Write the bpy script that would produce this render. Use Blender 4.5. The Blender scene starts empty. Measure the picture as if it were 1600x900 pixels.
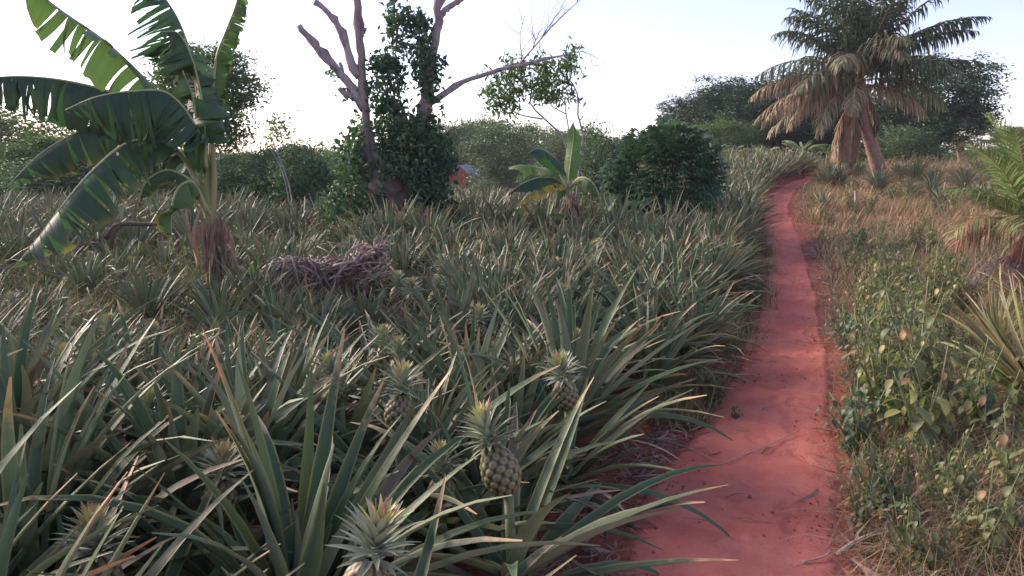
import bpy, math
import numpy as np
from mathutils import Vector, Matrix

R = math.radians
rng = np.random.default_rng(11)
scene = bpy.context.scene
col = scene.collection

# ------------------------------------------------------------------ camera
F = 1186.0                      # focal length in pixels of the 1600 px wide photograph
PITCH = math.atan((450 - 255) / F)
CAMH = 1.5
cd = bpy.data.cameras.new("camera")
cam = bpy.data.objects.new("camera", cd)
col.objects.link(cam)
cam.location = (0, 0, CAMH)
cam.rotation_euler = (R(90) - PITCH, 0, 0)
cd.sensor_width = 36
cd.lens = 36 * F / 1600
cd.clip_start = 0.05
cd.clip_end = 3000
scene.camera = cam

# ------------------------------------------------------------------ sky, sun, exposure
SUN_EL, SUN_AZ = R(24), R(-58)          # azimuth from +Y towards +X
world = bpy.data.worlds.new("World")
scene.world = world
world.use_nodes = True
wn = world.node_tree
wn.nodes.clear()
sky = wn.nodes.new("ShaderNodeTexSky")
sky.sky_type = 'NISHITA'
sky.sun_disc = False
sky.sun_elevation = SUN_EL
sky.sun_rotation = SUN_AZ
sky.air_density = 1.0
sky.dust_density = 0.8
sky.ozone_density = 1.5
hs = wn.nodes.new("ShaderNodeHueSaturation")
hs.inputs['Saturation'].default_value = 0.82
mixw = wn.nodes.new("ShaderNodeMix"); mixw.data_type = 'RGBA'; mixw.blend_type = 'MULTIPLY'
mixw.inputs[0].default_value = 1.0
mixw.inputs[7].default_value = (1.05, 0.925, 1.08, 1)
bg = wn.nodes.new("ShaderNodeBackground")
bg.inputs['Strength'].default_value = 0.08
wo = wn.nodes.new("ShaderNodeOutputWorld")
wn.links.new(sky.outputs[0], hs.inputs['Color'])
wn.links.new(hs.outputs[0], mixw.inputs[6])
wn.links.new(mixw.outputs[2], bg.inputs['Color'])
wn.links.new(bg.outputs[0], wo.inputs[0])

sd = bpy.data.lights.new("sun", 'SUN')
sd.energy = 2.3
sd.angle = R(30)
sd.color = (1.0, 0.85, 0.70)
sun = bpy.data.objects.new("sun", sd)
col.objects.link(sun)
sdir = Vector((math.sin(SUN_AZ) * math.cos(SUN_EL), math.cos(SUN_AZ) * math.cos(SUN_EL), math.sin(SUN_EL)))
sun.rotation_euler = (-sdir).to_track_quat('-Z', 'Y').to_euler()

scene.view_settings.view_transform = 'Standard'
scene.view_settings.look = 'None'
scene.view_settings.gamma = 1
scene.view_settings.exposure = 1.8
scene.cycles.use_denoising = True
scene.cycles.max_bounces = 6
scene.cycles.diffuse_bounces = 3
scene.cycles.transparent_max_bounces = 8

# ------------------------------------------------------------------ terrain
def sstep(a, b, x):
    t = np.clip((np.asarray(x, float) - a) / (b - a), 0, 1)
    return t * t * (3 - 2 * t)

def hills(x, y):
    x = np.asarray(x, float); y = np.asarray(y, float)
    left = -np.clip((y - 14) * 0.027, 0, 1.6)
    right = 1.12 * sstep(8, 31, y)
    s = sstep(0.5, 8.5, x)
    b = 0.03 * np.sin(x * 1.3 + 0.7) * np.sin(y * 0.9 + 1.1) + 0.02 * np.sin(x * 3.1 - y * 2.3)
    return left * (1 - s) + right * s + b * np.clip(y / 3, 0, 1)

cp, sp = math.cos(PITCH), math.sin(PITCH)
def ray(px, py):
    u = (px - 800) / F; v = -(py - 450) / F
    return np.array([u, cp + sp * v, -sp + cp * v])

def at(px, py, Y):
    d = ray(px, py)
    return np.array([0, 0, CAMH]) + d * (Y / d[1])

def ground_at(px, py):
    d = ray(px, py); d = d / np.linalg.norm(d)
    t = 0.5
    for _ in range(6000):
        p = np.array([0, 0, CAMH]) + d * t
        if p[2] <= float(hills(p[0], p[1])):
            return p
        t += 0.02
    return p

# path centre line and half widths, read off the ground
PROWS = [(1122, 1000, 290), (1136, 900, 222), (1158, 780, 186), (1184, 680, 148), (1215, 600, 100), (1226, 540, 75), (1233, 490, 58),
         (1234, 440, 41), (1228, 395, 33), (1216, 350, 28), (1213, 320, 22), (1226, 300, 14), (1233, 291, 10)]
pc = []
for cx, ry, hw in PROWS:
    g = ground_at(cx, ry)
    pc.append((g[1], g[0], hw / F * g[1]))
pc = np.array(pc)
pc = np.vstack([[[-2.5, pc[0, 1] - 1.0, 0.5]], pc, [[60, pc[-1, 1] + 22, 0.5]]])
PY, PX, PW = pc[:, 0], pc[:, 1], np.clip(pc[:, 2], 0.34, 0.64)
def path_x(y): return np.interp(y, PY, PX)
def path_w(y): return np.interp(y, PY, PW)

def hgt(x, y):
    x = np.asarray(x, float); y = np.asarray(y, float)
    d = np.abs(x - path_x(y)) / path_w(y)
    return hills(x, y) - 0.05 * (1 - sstep(0.7, 1.7, d))

# ------------------------------------------------------------------ mesh accumulator
class Acc:
    def __init__(s):
        s.V = []; s.Fq = []; s.U = []; s.C = []; s.n = 0
    def add(s, V, Fq, U, C):
        V = np.asarray(V, float); n = len(V)
        s.V.append(V); s.Fq.append(np.asarray(Fq, np.int64) + s.n)
        s.U.append(np.asarray(U, float))
        C = np.asarray(C, float)
        if C.ndim == 1: C = np.tile(C, (n, 1))
        s.C.append(C); s.n += n
    def arrays(s):
        return np.vstack(s.V), np.vstack(s.Fq), np.vstack(s.U), np.vstack(s.C)
    def mesh(s, name, mat, smooth=True):
        V, Q, U, C = s.arrays()
        return mk_mesh(name, V, Q, U, C, mat, smooth)

def mk_mesh(name, V, Q, U, C, mat, smooth=True):
    me = bpy.data.meshes.new(name)
    tri = Q[:, 3] == Q[:, 2]
    if tri.any():
        Qt = Q[tri][:, :3]; Qq = Q[~tri]
        loops = np.concatenate([Qq.ravel(), Qt.ravel()])
        tot = np.concatenate([np.full(len(Qq), 4), np.full(len(Qt), 3)])
    else:
        loops = Q.ravel(); tot = np.full(len(Q), 4)
    start = np.concatenate([[0], np.cumsum(tot)[:-1]])
    me.vertices.add(len(V)); me.vertices.foreach_set("co", V.astype(np.float32).ravel())
    me.loops.add(len(loops)); me.loops.foreach_set("vertex_index", loops.astype(np.int32))
    me.polygons.add(len(tot)); me.polygons.foreach_set("loop_start", start.astype(np.int32))
    me.polygons.foreach_set("loop_total", tot.astype(np.int32))
    me.polygons.foreach_set("use_smooth", np.full(len(tot), smooth))
    me.update(calc_edges=True)
    uv = me.uv_layers.new(name="UVMap")
    uv.data.foreach_set("uv", U[loops].astype(np.float32).ravel())
    ca = me.color_attributes.new("tint", 'FLOAT_COLOR', 'POINT')
    ca.data.foreach_set("color", np.hstack([C[:, :3], np.ones((len(C), 1))]).astype(np.float32).ravel())
    me.materials.append(mat)
    me.validate()
    return me

def nrm(a):
    return a / (np.linalg.norm(a, axis=-1, keepdims=True) + 1e-9)

def strip(acc, P, W, side, up, fold, c):
    """leaf: midrib P, half widths W, V fold; u across, v along"""
    n = len(P)
    W = np.asarray(W)[:, None]
    L = P - side * W * math.cos(fold) + up * W * math.sin(fold)
    Rr = P + side * W * math.cos(fold) + up * W * math.sin(fold)
    V = np.empty((n * 3, 3)); V[0::3] = L; V[1::3] = P; V[2::3] = Rr
    v = np.linspace(0, 1, n)
    U = np.empty((n * 3, 2)); U[0::3] = np.c_[np.zeros(n), v]; U[1::3] = np.c_[np.full(n, .5), v]; U[2::3] = np.c_[np.ones(n), v]
    i = np.arange(n - 1) * 3
    Q = np.vstack([np.c_[i, i + 1, i + 4, i + 3], np.c_[i + 1, i + 2, i + 5, i + 4]])
    acc.add(V, Q, U, c)

def ribbon(acc, P, W, side, c):
    n = len(P); W = np.asarray(W)[:, None]
    V = np.empty((n * 2, 3)); V[0::2] = P - side * W; V[1::2] = P + side * W
    v = np.linspace(0, 1, n)
    U = np.empty((n * 2, 2)); U[0::2] = np.c_[np.zeros(n), v]; U[1::2] = np.c_[np.ones(n), v]
    i = np.arange(n - 1) * 2
    acc.add(V, np.c_[i, i + 1, i + 3, i + 2], U, c)

def bend_curve(base, az, e0, e1, L, n, power=1.3, wob=0.0):
    t = (np.arange(n - 1) + .5) / (n - 1)
    e = e0 + (e1 - e0) * t ** power
    a = az + wob * t ** 2
    d = np.c_[np.cos(e) * np.cos(a), np.cos(e) * np.sin(a), np.sin(e)]
    P = np.vstack([[base], base + np.cumsum(d * L / (n - 1), axis=0)])
    side = np.array([-math.sin(az), math.cos(az), 0.0])
    D = np.vstack([d[:1], (d[:-1] + d[1:]) / 2, d[-1:]])
    # side points so that cross(side, D) is the upper face direction
    S = nrm(np.tile(side, (n, 1)) - D * (D @ side)[:, None])
    Up = np.cross(D, S); 
    S = -S
    return P, nrm(D), S, nrm(Up)

def tube(acc, P, rad, n=8, c=(0.5, 0.5, 0.5), jit=0.0, cap=True):
    P = np.asarray(P, float); m = len(P)
    rad = np.broadcast_to(np.asarray(rad, float), (m,))
    T = np.gradient(P, axis=0); T = nrm(T)
    a = np.array([0, 0, 1.0]) if abs(T[0][2]) < 0.9 else np.array([1.0, 0, 0])
    N = np.zeros_like(P); N[0] = nrm(np.cross(T[0], a))
    for i in range(1, m):
        v = N[i - 1] - T[i] * (N[i - 1] @ T[i]); N[i] = nrm(v)
    B = np.cross(T, N)
    th = np.linspace(0, 2 * math.pi, n, endpoint=False)
    rr = rad[:, None] * (1 + jit * rng.standard_normal((m, n)))
    V = P[:, None, :] + rr[..., None] * (np.cos(th)[None, :, None] * N[:, None, :] + np.sin(th)[None, :, None] * B[:, None, :])
    V = V.reshape(-1, 3)
    i = np.arange(m - 1)[:, None] * n; j = np.arange(n)[None, :]; j2 = (j + 1) % n
    Q = np.stack([i + j, i + j2, i + n + j2, i + n + j], -1).reshape(-1, 4)
    U = np.stack(np.broadcast_arrays(j / n, np.arange(m)[:, None] / max(1, m - 1)), -1).reshape(-1, 2)
    if cap:
        k = len(V)
        V = np.vstack([V, P[:1], P[-1:]]); U = np.vstack([U, [[.5, 0]], [[.5, 1]]])
        jj = np.arange(n); jn = (jj + 1) % n; b = (m - 1) * n
        Q = np.vstack([Q, np.c_[jn, jj, np.full(n, k), np.full(n, k)], np.c_[b + jj, b + jn, np.full(n, k + 1), np.full(n, k + 1)]])
    acc.add(V, Q, U, c)

def spline(pts, n):
    """smooth curve through the points"""
    pts = np.asarray(pts, float); k = len(pts)
    t = np.concatenate([[0], np.cumsum(np.linalg.norm(np.diff(pts, axis=0), axis=1))])
    M = np.empty_like(pts); M[1:-1] = (pts[2:] - pts[:-2]) / (t[2:] - t[:-2])[:, None]
    M[0] = (pts[1] - pts[0]) / (t[1] - t[0]); M[-1] = (pts[-1] - pts[-2]) / (t[-1] - t[-2])
    s = np.linspace(0, t[-1], n)
    i = np.clip(np.searchsorted(t, s, 'right') - 1, 0, k - 2)
    h = (t[i + 1] - t[i])[:, None]; u = ((s - t[i])[:, None]) / h
    return ((2*u**3-3*u**2+1)*pts[i] + (u**3-2*u**2+u)*h*M[i] + (-2*u**3+3*u**2)*pts[i+1] + (u**3-u**2)*h*M[i+1])

def scatter(variants, pos, rot, scl, tint=None):
    """copies of (V,Q,U,C) arrays joined into one set of arrays"""
    Vs, Qs, Us, Cs = [], [], [], []; n = 0
    pick = rng.integers(0, len(variants), len(pos))
    for k, (V, Q, U, C) in enumerate(variants):
        idx = np.where(pick == k)[0]
        if len(idx) == 0: continue
        c, s_ = np.cos(rot[idx]), np.sin(rot[idx]); sc = scl[idx]
        X = (V[None, :, 0] * c[:, None] - V[None, :, 1] * s_[:, None]) * sc[:, None] + pos[idx, 0][:, None]
        Y = (V[None, :, 0] * s_[:, None] + V[None, :, 1] * c[:, None]) * sc[:, None] + pos[idx, 1][:, None]
        Z = V[None, :, 2] * sc[:, None] + pos[idx, 2][:, None]
        m = len(V)
        Vs.append(np.stack([X, Y, Z], -1).reshape(-1, 3))
        Qs.append((Q[None] + (np.arange(len(idx)) * m)[:, None, None] + n).reshape(-1, 4))
        Us.append(np.tile(U, (len(idx), 1)))
        CC = np.tile(C[:, :3], (len(idx), 1))
        if tint is not None: CC = np.clip(CC + np.repeat(tint[idx], m, axis=0), 0, 1)
        Cs.append(CC); n += m * len(idx)
    return np.vstack(Vs), np.vstack(Qs), np.vstack(Us), np.vstack(Cs)

# ------------------------------------------------------------------ object helpers
def link(name, me, parent=None, loc=None, rz=0.0, s=1.0):
    o = bpy.data.objects.new(name, me)
    col.objects.link(o)
    if parent: o.parent = parent
    if loc is not None: o.location = tuple(float(v) for v in loc)
    o.rotation_euler = (0, 0, float(rz)); o.scale = (s, s, s)
    return o
def tag(o, label=None, cat=None, group=None, kind=None):
    if label: o['label'] = label
    if cat: o['category'] = cat
    if group: o['group'] = group
    if kind: o['kind'] = kind
    return o
def thing(name, label, cat, loc=(0, 0, 0), rz=0.0, group=None):
    o = link(name, None, None, loc, rz)
    return tag(o, label, cat, group)
def copy_tree(src, loc, rz, s, label, group=None):
    o = src.copy(); col.objects.link(o)
    o.location = tuple(float(v) for v in loc); o.rotation_euler = (0, 0, float(rz))
    o.scale = (s, s, s) if np.isscalar(s) else s
    o['label'] = label
    if group: o['group'] = group
    for ch in src.children:
        c = ch.copy(); col.objects.link(c); c.parent = o
        for g in ch.children:
            d = g.copy(); col.objects.link(d); d.parent = c
    return o

# ------------------------------------------------------------------ materials
class NT:
    def __init__(s, name):
        s.m = bpy.data.materials.new(name); s.m.use_nodes = True
        s.t = s.m.node_tree; s.t.nodes.clear()
    def n(s, typ, **kw):
        nd = s.t.nodes.new(typ)
        for k, v in kw.items(): setattr(nd, k, v)
        return nd
    def l(s, a, b): s.t.links.new(a, b)
    def val(s, x, sock):
        if hasattr(x, 'links') or isinstance(x, bpy.types.NodeSocket): s.l(x, sock)
        else: sock.default_value = x
    def mix(s, f, a, b, mode='MIX'):
        nd = s.n('ShaderNodeMix', data_type='RGBA', blend_type=mode)
        s.val(f, nd.inputs[0])
        for x, k in ((a, 6), (b, 7)):
            if isinstance(x, tuple): x = (*x, 1) if len(x) == 3 else x
            s.val(x, nd.inputs[k])
        return nd.outputs[2]
    def math(s, op, a, b=0.0, c=None):
        nd = s.n('ShaderNodeMath', operation=op); s.val(a, nd.inputs[0]); s.val(b, nd.inputs[1])
        if c is not None: s.val(c, nd.inputs[2])
        return nd.outputs[0]
    def rng(s, x, a, b, c=0.0, d=1.0):
        nd = s.n('ShaderNodeMapRange'); nd.clamp = True
        s.l(x, nd.inputs[0])
        for k, v in zip((1, 2, 3, 4), (a, b, c, d)): nd.inputs[k].default_value = v
        return nd.outputs[0]
    def noise(s, vec, scale, detail=4, rough=.55):
        nd = s.n('ShaderNodeTexNoise'); nd.inputs['Scale'].default_value = scale
        nd.inputs['Detail'].default_value = detail; nd.inputs['Roughness'].default_value = rough
        if vec is not None: s.l(vec, nd.inputs['Vector'])
        return nd.outputs[0]
    def mapping(s, vec, sc):
        nd = s.n('ShaderNodeMapping'); nd.inputs['Scale'].default_value = sc; s.l(vec, nd.inputs['Vector']); return nd.outputs[0]
    def out(s, color, rough=.6, spec=.3, bump=None, bstr=.3, bdist=.01, trans=0.0, tcol=None, sheen=0.0):
        p = s.n('ShaderNodeBsdfPrincipled')
        s.val(color if not isinstance(color, tuple) else (*color, 1), p.inputs['Base Color'])
        s.val(rough, p.inputs['Roughness']); p.inputs['Specular IOR Level'].default_value = spec
        if bump is not None:
            b = s.n('ShaderNodeBump'); b.inputs['Strength'].default_value = bstr; b.inputs['Distance'].default_value = bdist
            s.l(bump, b.inputs['Height']); s.l(b.outputs[0], p.inputs['Normal'])
        sh = p.outputs[0]
        if trans > 0:
            t = s.n('ShaderNodeBsdfTranslucent'); s.val(tcol if tcol is not None else color, t.inputs['Color'])
            mx = s.n('ShaderNodeMixShader'); mx.inputs[0].default_value = trans
            s.l(sh, mx.inputs[1]); s.l(t.outputs[0], mx.inputs[2]); sh = mx.outputs[0]
        o = s.n('ShaderNodeOutputMaterial'); s.l(sh, o.inputs[0])
        return s.m

def sep(t):
    a = t.n('ShaderNodeVertexColor', layer_name='tint'); sp_ = t.n('ShaderNodeSeparateColor'); t.l(a.outputs[0], sp_.inputs[0])
    u = t.n('ShaderNodeUVMap'); su = t.n('ShaderNodeSeparateXYZ'); t.l(u.outputs[0], su.inputs[0])
    return sp_.outputs[0], sp_.outputs[1], sp_.outputs[2], u.outputs[0], su.outputs[0], su.outputs[1]

def soil_mat(name, a, b, c):
    t = NT(name); g = t.n('ShaderNodeTexCoord').outputs['Object']
    n1 = t.noise(g, 1.6, 7, .65); n2 = t.noise(g, 7, 8, .7); n3 = t.noise(g, 60, 6, .75); n4 = t.noise(g, 260, 3, .6)
    cc = t.mix(t.rng(n1, .35, .65), a, b)
    cc = t.mix(t.rng(n2, .5, .75, 0, .75), cc, c)
    cc = t.mix(t.rng(n3, .55, .8, 0, .5), cc, (0.58, 0.25, 0.21))
    cc = t.mix(t.rng(n3, .42, .25, 0, .45), cc, (0.17, 0.05, 0.04))
    vo = t.n('ShaderNodeTexVoronoi'); vo.inputs['Scale'].default_value = 45; t.l(g, vo.inputs['Vector'])
    vo.inputs['Randomness'].default_value = 1.0
    cc = t.mix(t.rng(vo.outputs['Distance'], .16, .06, 0, .5), cc, (0.12, 0.05, 0.04))
    h = t.math('ADD', t.math('MULTIPLY', n2, 1.6), t.math('ADD', t.math('MULTIPLY', n3, .55), t.math('MULTIPLY', n4, .25)))
    return t.out(cc, .95, .1, h, .6, .03)

M = {}
M['soil'] = soil_mat('red_soil', (0.36, 0.108, 0.066), (0.44, 0.14, 0.088), (0.23, 0.075, 0.05))
M['path'] = soil_mat('trodden_red_soil', (0.60, 0.165, 0.115), (0.70, 0.235, 0.175), (0.50, 0.13, 0.092))

def pine_mat():
    t = NT('pineapple_leaf'); r, g, b, uv, u, v = sep(t)
    back = t.n('ShaderNodeNewGeometry').outputs['Backfacing']
    st = t.noise(t.mapping(uv, (14, 1.2, 1)), 3, 5, .7)
    blot = t.noise(t.n('ShaderNodeTexCoord').outputs['Object'], 14, 4, .6)
    top = t.mix(r, (0.040, 0.094, 0.024), (0.115, 0.160, 0.080))
    top = t.mix(t.rng(blot, .55, .75, 0, .35), top, (0.13, 0.16, 0.06))
    top = t.mix(t.rng(g, .16, .0, 0, .8), top, (0.135, 0.165, 0.045))
    top = t.mix(t.rng(g, .38, .44, 0, .7), top, (0.035, 0.075, 0.030))
    bot = t.mix(r, (0.14, 0.20, 0.11), (0.27, 0.31, 0.22))
    c = t.mix(back, top, bot)
    c = t.mix(t.rng(st, .4, .7, 0, .45), c, (0.06, 0.085, 0.05))
    # red brown flush on some leaves
    fl = t.math('MULTIPLY', t.rng(b, .5, 1.0, 0, .7), t.rng(v, .1, .8))
    c = t.mix(fl, c, (0.20, 0.095, 0.075))
    # yellowish margins
    du = t.math('ABSOLUTE', t.math('SUBTRACT', u, .5))
    c = t.mix(t.math('MULTIPLY', t.rng(du, .36, .49), t.rng(g, .0, 1.0, .25, .85)), c, (0.36, 0.31, 0.11))
    # dry tips and dead leaves
    tip = t.rng(t.math('ADD', v, t.math('MULTIPLY', t.math('SUBTRACT', blot, .5), .5)), .80, .95)
    dry = t.math('MULTIPLY', tip, t.rng(g, .45, .6))
    c = t.mix(dry, c, t.mix(b, (0.48, 0.34, 0.17), (0.46, 0.19, 0.10)))
    c = t.mix(t.rng(g, .90, .93), c, t.mix(blot, (0.20, 0.13, 0.10), (0.46, 0.34, 0.24)))
    sp2 = t.noise(t.mapping(uv, (30, 60, 1)), 1.0, 3, .6)
    c = t.mix(t.rng(sp2, .66, .74, 0, .5), c, (0.045, 0.045, 0.03))
    return t.out(c, .45, .38, t.math('ADD', st, blot), .35, .005, trans=.08)
M['pine'] = pine_mat()

def crown_mat():
    t = NT('fruit_crown_leaf'); r, g, b, uv, u, v = sep(t)
    c = t.mix(r, (0.20, 0.25, 0.19), (0.33, 0.37, 0.29))
    c = t.mix(t.math('MULTIPLY', g, t.rng(v, .0, .7)), c, (0.52, 0.50, 0.14))
    c = t.mix(t.math('MULTIPLY', b, t.rng(v, .2, .9)), c, (0.46, 0.20, 0.17))
    du = t.math('ABSOLUTE', t.math('SUBTRACT', u, .5))
    c = t.mix(t.rng(du, .3, .5, 0, .4), c, (0.45, 0.43, 0.25))
    return t.out(c, .5, .35, trans=.1)
M['crown'] = crown_mat()

def fruit_mat():
    t = NT('pineapple_skin'); r, g, b, uv, u, v = sep(t)
    n = t.noise(t.n('ShaderNodeTexCoord').outputs['Object'], 90, 4, .6)
    c = t.mix(t.rng(r, .35, .75), (0.045, 0.03, 0.028), t.mix(n, (0.13, 0.13, 0.055), (0.33, 0.27, 0.12)))
    c = t.mix(t.rng(r, .9, 1.0, 0, .7), c, (0.15, 0.08, 0.05))
    return t.out(c, .5, .4, n, .3, .003)
M['fruit'] = fruit_mat()

def leaf_mat(name, dark, light, yellow, trans=.25, rough=.5, spec=.35, brown=(0.16, 0.10, 0.05), tboost=1.6):
    t = NT(name); r, g, b, uv, u, v = sep(t)
    c = t.mix(r, dark, light)
    c = t.mix(t.rng(g, .6, 1.0), c, yellow)
    c = t.mix(t.rng(b, .8, 1.0), c, brown)
    du = t.math('ABSOLUTE', t.math('SUBTRACT', u, .5))
    c = t.mix(t.rng(du, .05, .0, 0, .35), c, yellow)
    back = t.n('ShaderNodeNewGeometry').outputs['Backfacing']
    c = t.mix(t.math('MULTIPLY', back, .35), c, tuple(min(1, x * 1.5 + .05) for x in light))
    tc = t.mix(1.0, c, (tboost, tboost * 1.15, tboost * .6), 'MULTIPLY')
    return t.out(c, rough, spec, trans=trans, tcol=tc)
M['broad'] = leaf_mat('broadleaf', (0.040, 0.075, 0.028), (0.085, 0.135, 0.045), (0.22, 0.23, 0.06))
M['ivy'] = leaf_mat('creeper_leaf', (0.022, 0.055, 0.030), (0.055, 0.110, 0.050), (0.13, 0.19, 0.08), trans=.2)
M['darkfar'] = leaf_mat('silhouette_tree_leaf', (0.010, 0.030, 0.016), (0.034, 0.074, 0.032), (0.07, 0.11, 0.04), trans=.08)  # backlit shade put into the leaf colour, so trees read as silhouettes
M['cassava'] = leaf_mat('cassava_leaf', (0.032, 0.080, 0.045), (0.085, 0.155, 0.085), (0.15, 0.20, 0.10), trans=.2)
M['midgreen'] = leaf_mat('midgreen_leaf', (0.040, 0.075, 0.042), (0.095, 0.145, 0.070), (0.22, 0.23, 0.08), trans=.18)
M['weed'] = leaf_mat('weed_leaf', (0.055, 0.078, 0.034), (0.150, 0.168, 0.075), (0.34, 0.29, 0.09), trans=.2, brown=(0.28, 0.16, 0.08))
M['herb'] = leaf_mat('dark_herb_leaf', (0.030, 0.065, 0.035), (0.07, 0.12, 0.06), (0.16, 0.19, 0.07), trans=.2)

def banana_mat():
    t = NT('banana_blade'); r, g, b, uv, u, v = sep(t)
    ve = t.noise(t.mapping(uv, (1.0, 90, 1)), 1.0, 4, .6)
    bl = t.noise(t.n('ShaderNodeTexCoord').outputs['Object'], 6, 4, .6)
    c = t.mix(r, (0.022, 0.058, 0.038), (0.13, 0.22, 0.06))
    c = t.mix(t.rng(ve, .35, .7, 0, .4), c, (0.045, 0.085, 0.045))
    c = t.mix(t.rng(bl, .55, .8, 0, .3), c, (0.12, 0.16, 0.07))
    e = t.math('ABSOLUTE', u)
    edge = t.rng(t.math('ADD', e, t.math('MULTIPLY', bl, .35)), 1.0, 1.2)
    c = t.mix(t.math('MULTIPLY', edge, t.rng(g, 0.0, .3)), c, (0.30, 0.17, 0.05))
    c = t.mix(t.rng(t.math('ADD', g, t.math('MULTIPLY', t.math('SUBTRACT', bl, .5), 1.2)), .75, 1.0), c, (0.50, 0.32, 0.05))
    c = t.mix(t.rng(t.math('ADD', b, t.math('MULTIPLY', t.math('SUBTRACT', bl, .5), .8)), .6, .8), c, (0.19, 0.115, 0.09))
    tc = t.mix(1.0, c, (1.5, 1.8, 1.1), 'MULTIPLY')
    return t.out(c, .5, .35, ve, .6, .012, trans=.26, tcol=tc)
M['banana'] = banana_mat()

def simple(name, a, b, scale=8, rough=.8, stretch=(1, 1, 1), spec=.2, bstr=.5, trans=0.0):
    t = NT(name); g = t.n('ShaderNodeTexCoord').outputs['Object']
    n1 = t.noise(t.mapping(g, stretch), scale, 6, .65)
    r = sep(t)[0]
    c = t.mix(t.rng(n1, .35, .65), a, b)
    c = t.mix(t.math('MULTIPLY', r, .5), c, b)
    return t.out(c, rough, spec, n1, bstr, .02, trans=trans)
M['bark'] = simple('weathered_bark', (0.11, 0.085, 0.08), (0.36, 0.28, 0.26), 7, .9, (1, 1, .35), bstr=.8)
M['bark_grey'] = simple('grey_dead_wood', (0.16, 0.13, 0.14), (0.42, 0.35, 0.35), 9, .85, (1, 1, .4), bstr=.6)
M['bark_dark'] = simple('dark_bark', (0.06, 0.045, 0.04), (0.14, 0.10, 0.085), 5, .9)
M['palm_bark'] = simple('palm_bark', (0.16, 0.09, 0.07), (0.36, 0.23, 0.18), 12, .9, (1, 1, 2.5), bstr=.9)
M['stem'] = simple('plant_stem', (0.11, 0.15, 0.06), (0.24, 0.24, 0.12), 12, .6)
M['banana_stem'] = simple('banana_stem', (0.15, 0.19, 0.08), (0.30, 0.26, 0.13), 5, .5, (3, 3, .4), .3, .4)
M['petiole'] = simple('banana_petiole', (0.20, 0.26, 0.10), (0.33, 0.34, 0.17), 4, .45, (1, 1, 1), .4, .2)
M['deadleaf'] = simple('dead_banana_sheath', (0.10, 0.06, 0.045), (0.38, 0.25, 0.19), 16, .85, (2.5, 2.5, .5), .15, .8, .1)
M['drywood'] = simple('dry_stalk', (0.13, 0.09, 0.08), (0.42, 0.32, 0.28), 20, .8, (1, 1, 1), .2, .6)
M['drystick'] = simple('bleached_stick', (0.35, 0.22, 0.17), (0.60, 0.44, 0.36), 30, .8)

def grass_mat(name, a, b, dry):
    t = NT(name); r, g, bb, uv, u, v = sep(t)
    c = t.mix(r, a, b)
    c = t.mix(t.rng(g, .3, .7), c, t.mix(bb, dry, tuple(x * .55 for x in dry)))
    return t.out(c, .6, .25, trans=.2)
M['grass'] = grass_mat('green_grass', (0.075, 0.115, 0.035), (0.19, 0.21, 0.08), (0.56, 0.37, 0.215))
M['palmleaf'] = grass_mat('palm_leaflet', (0.040, 0.078, 0.042), (0.18, 0.205, 0.11), (0.46, 0.29, 0.19))
M['youngpalm'] = grass_mat('young_palm_leaflet', (0.10, 0.18, 0.06), (0.25, 0.30, 0.11), (0.34, 0.16, 0.11))
M['litter'] = grass_mat('dry_litter', (0.30, 0.18, 0.13), (0.46, 0.32, 0.24), (0.14, 0.085, 0.075))
M['bushgreen'] = leaf_mat('bush_leaf', (0.040, 0.088, 0.048), (0.105, 0.165, 0.085), (0.24, 0.26, 0.09), trans=.2)
M['withered'] = simple('withered_frond', (0.08, 0.06, 0.075), (0.22, 0.17, 0.20), 20, .8)
M['rib'] = simple('palm_midrib', (0.28, 0.22, 0.08), (0.45, 0.33, 0.16), 5, .5)

# ------------------------------------------------------------------ ground sheet and path
def grid_mesh(xs, ys, name, mat, hf):
    X, Y = np.meshgrid(xs, ys); Z = hf(X, Y)
    V = np.stack([X, Y, Z], -1).reshape(-1, 3)
    nx, ny = len(xs), len(ys)
    i = (np.arange(ny - 1)[:, None] * nx + np.arange(nx - 1)[None]).ravel()
    Q = np.c_[i, i + 1, i + nx + 1, i + nx]
    return mk_mesh(name, V, Q, V[:, :2] * .1, np.full((len(V), 3), .5), mat)

def bumps(x, y, a=1.0):
    return a * (0.008 * np.sin(x * 11 + 2 * np.sin(y * 7)) * np.sin(y * 13 + 1.7 * np.sin(x * 5)) + 0.006 * np.sin(x * 29 + y * 17) * np.sin(y * 31 - x * 9))
def nonuni(a, b, n, c=0.0, p=2.6):
    t = np.linspace(-1, 1, n); s = np.sign(t) * np.abs(t) ** p
    return np.where(s < 0, c + s * (c - a), c + s * (b - c))
gx = nonuni(-420, 420, 420, 1.0, 3.2); gy = nonuni(-40, 900, 560, 3.0, 3.2)
gme = grid_mesh(gx, gy, 'ground', M['soil'], lambda x, y: hgt(x, y) + bumps(x, y) - .05 * (1 - sstep(.6, .9, np.abs(x - path_x(y)) / path_w(y))))
tag(link('ground', gme), 'red farm soil under the plants', None, None, 'structure')

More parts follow.
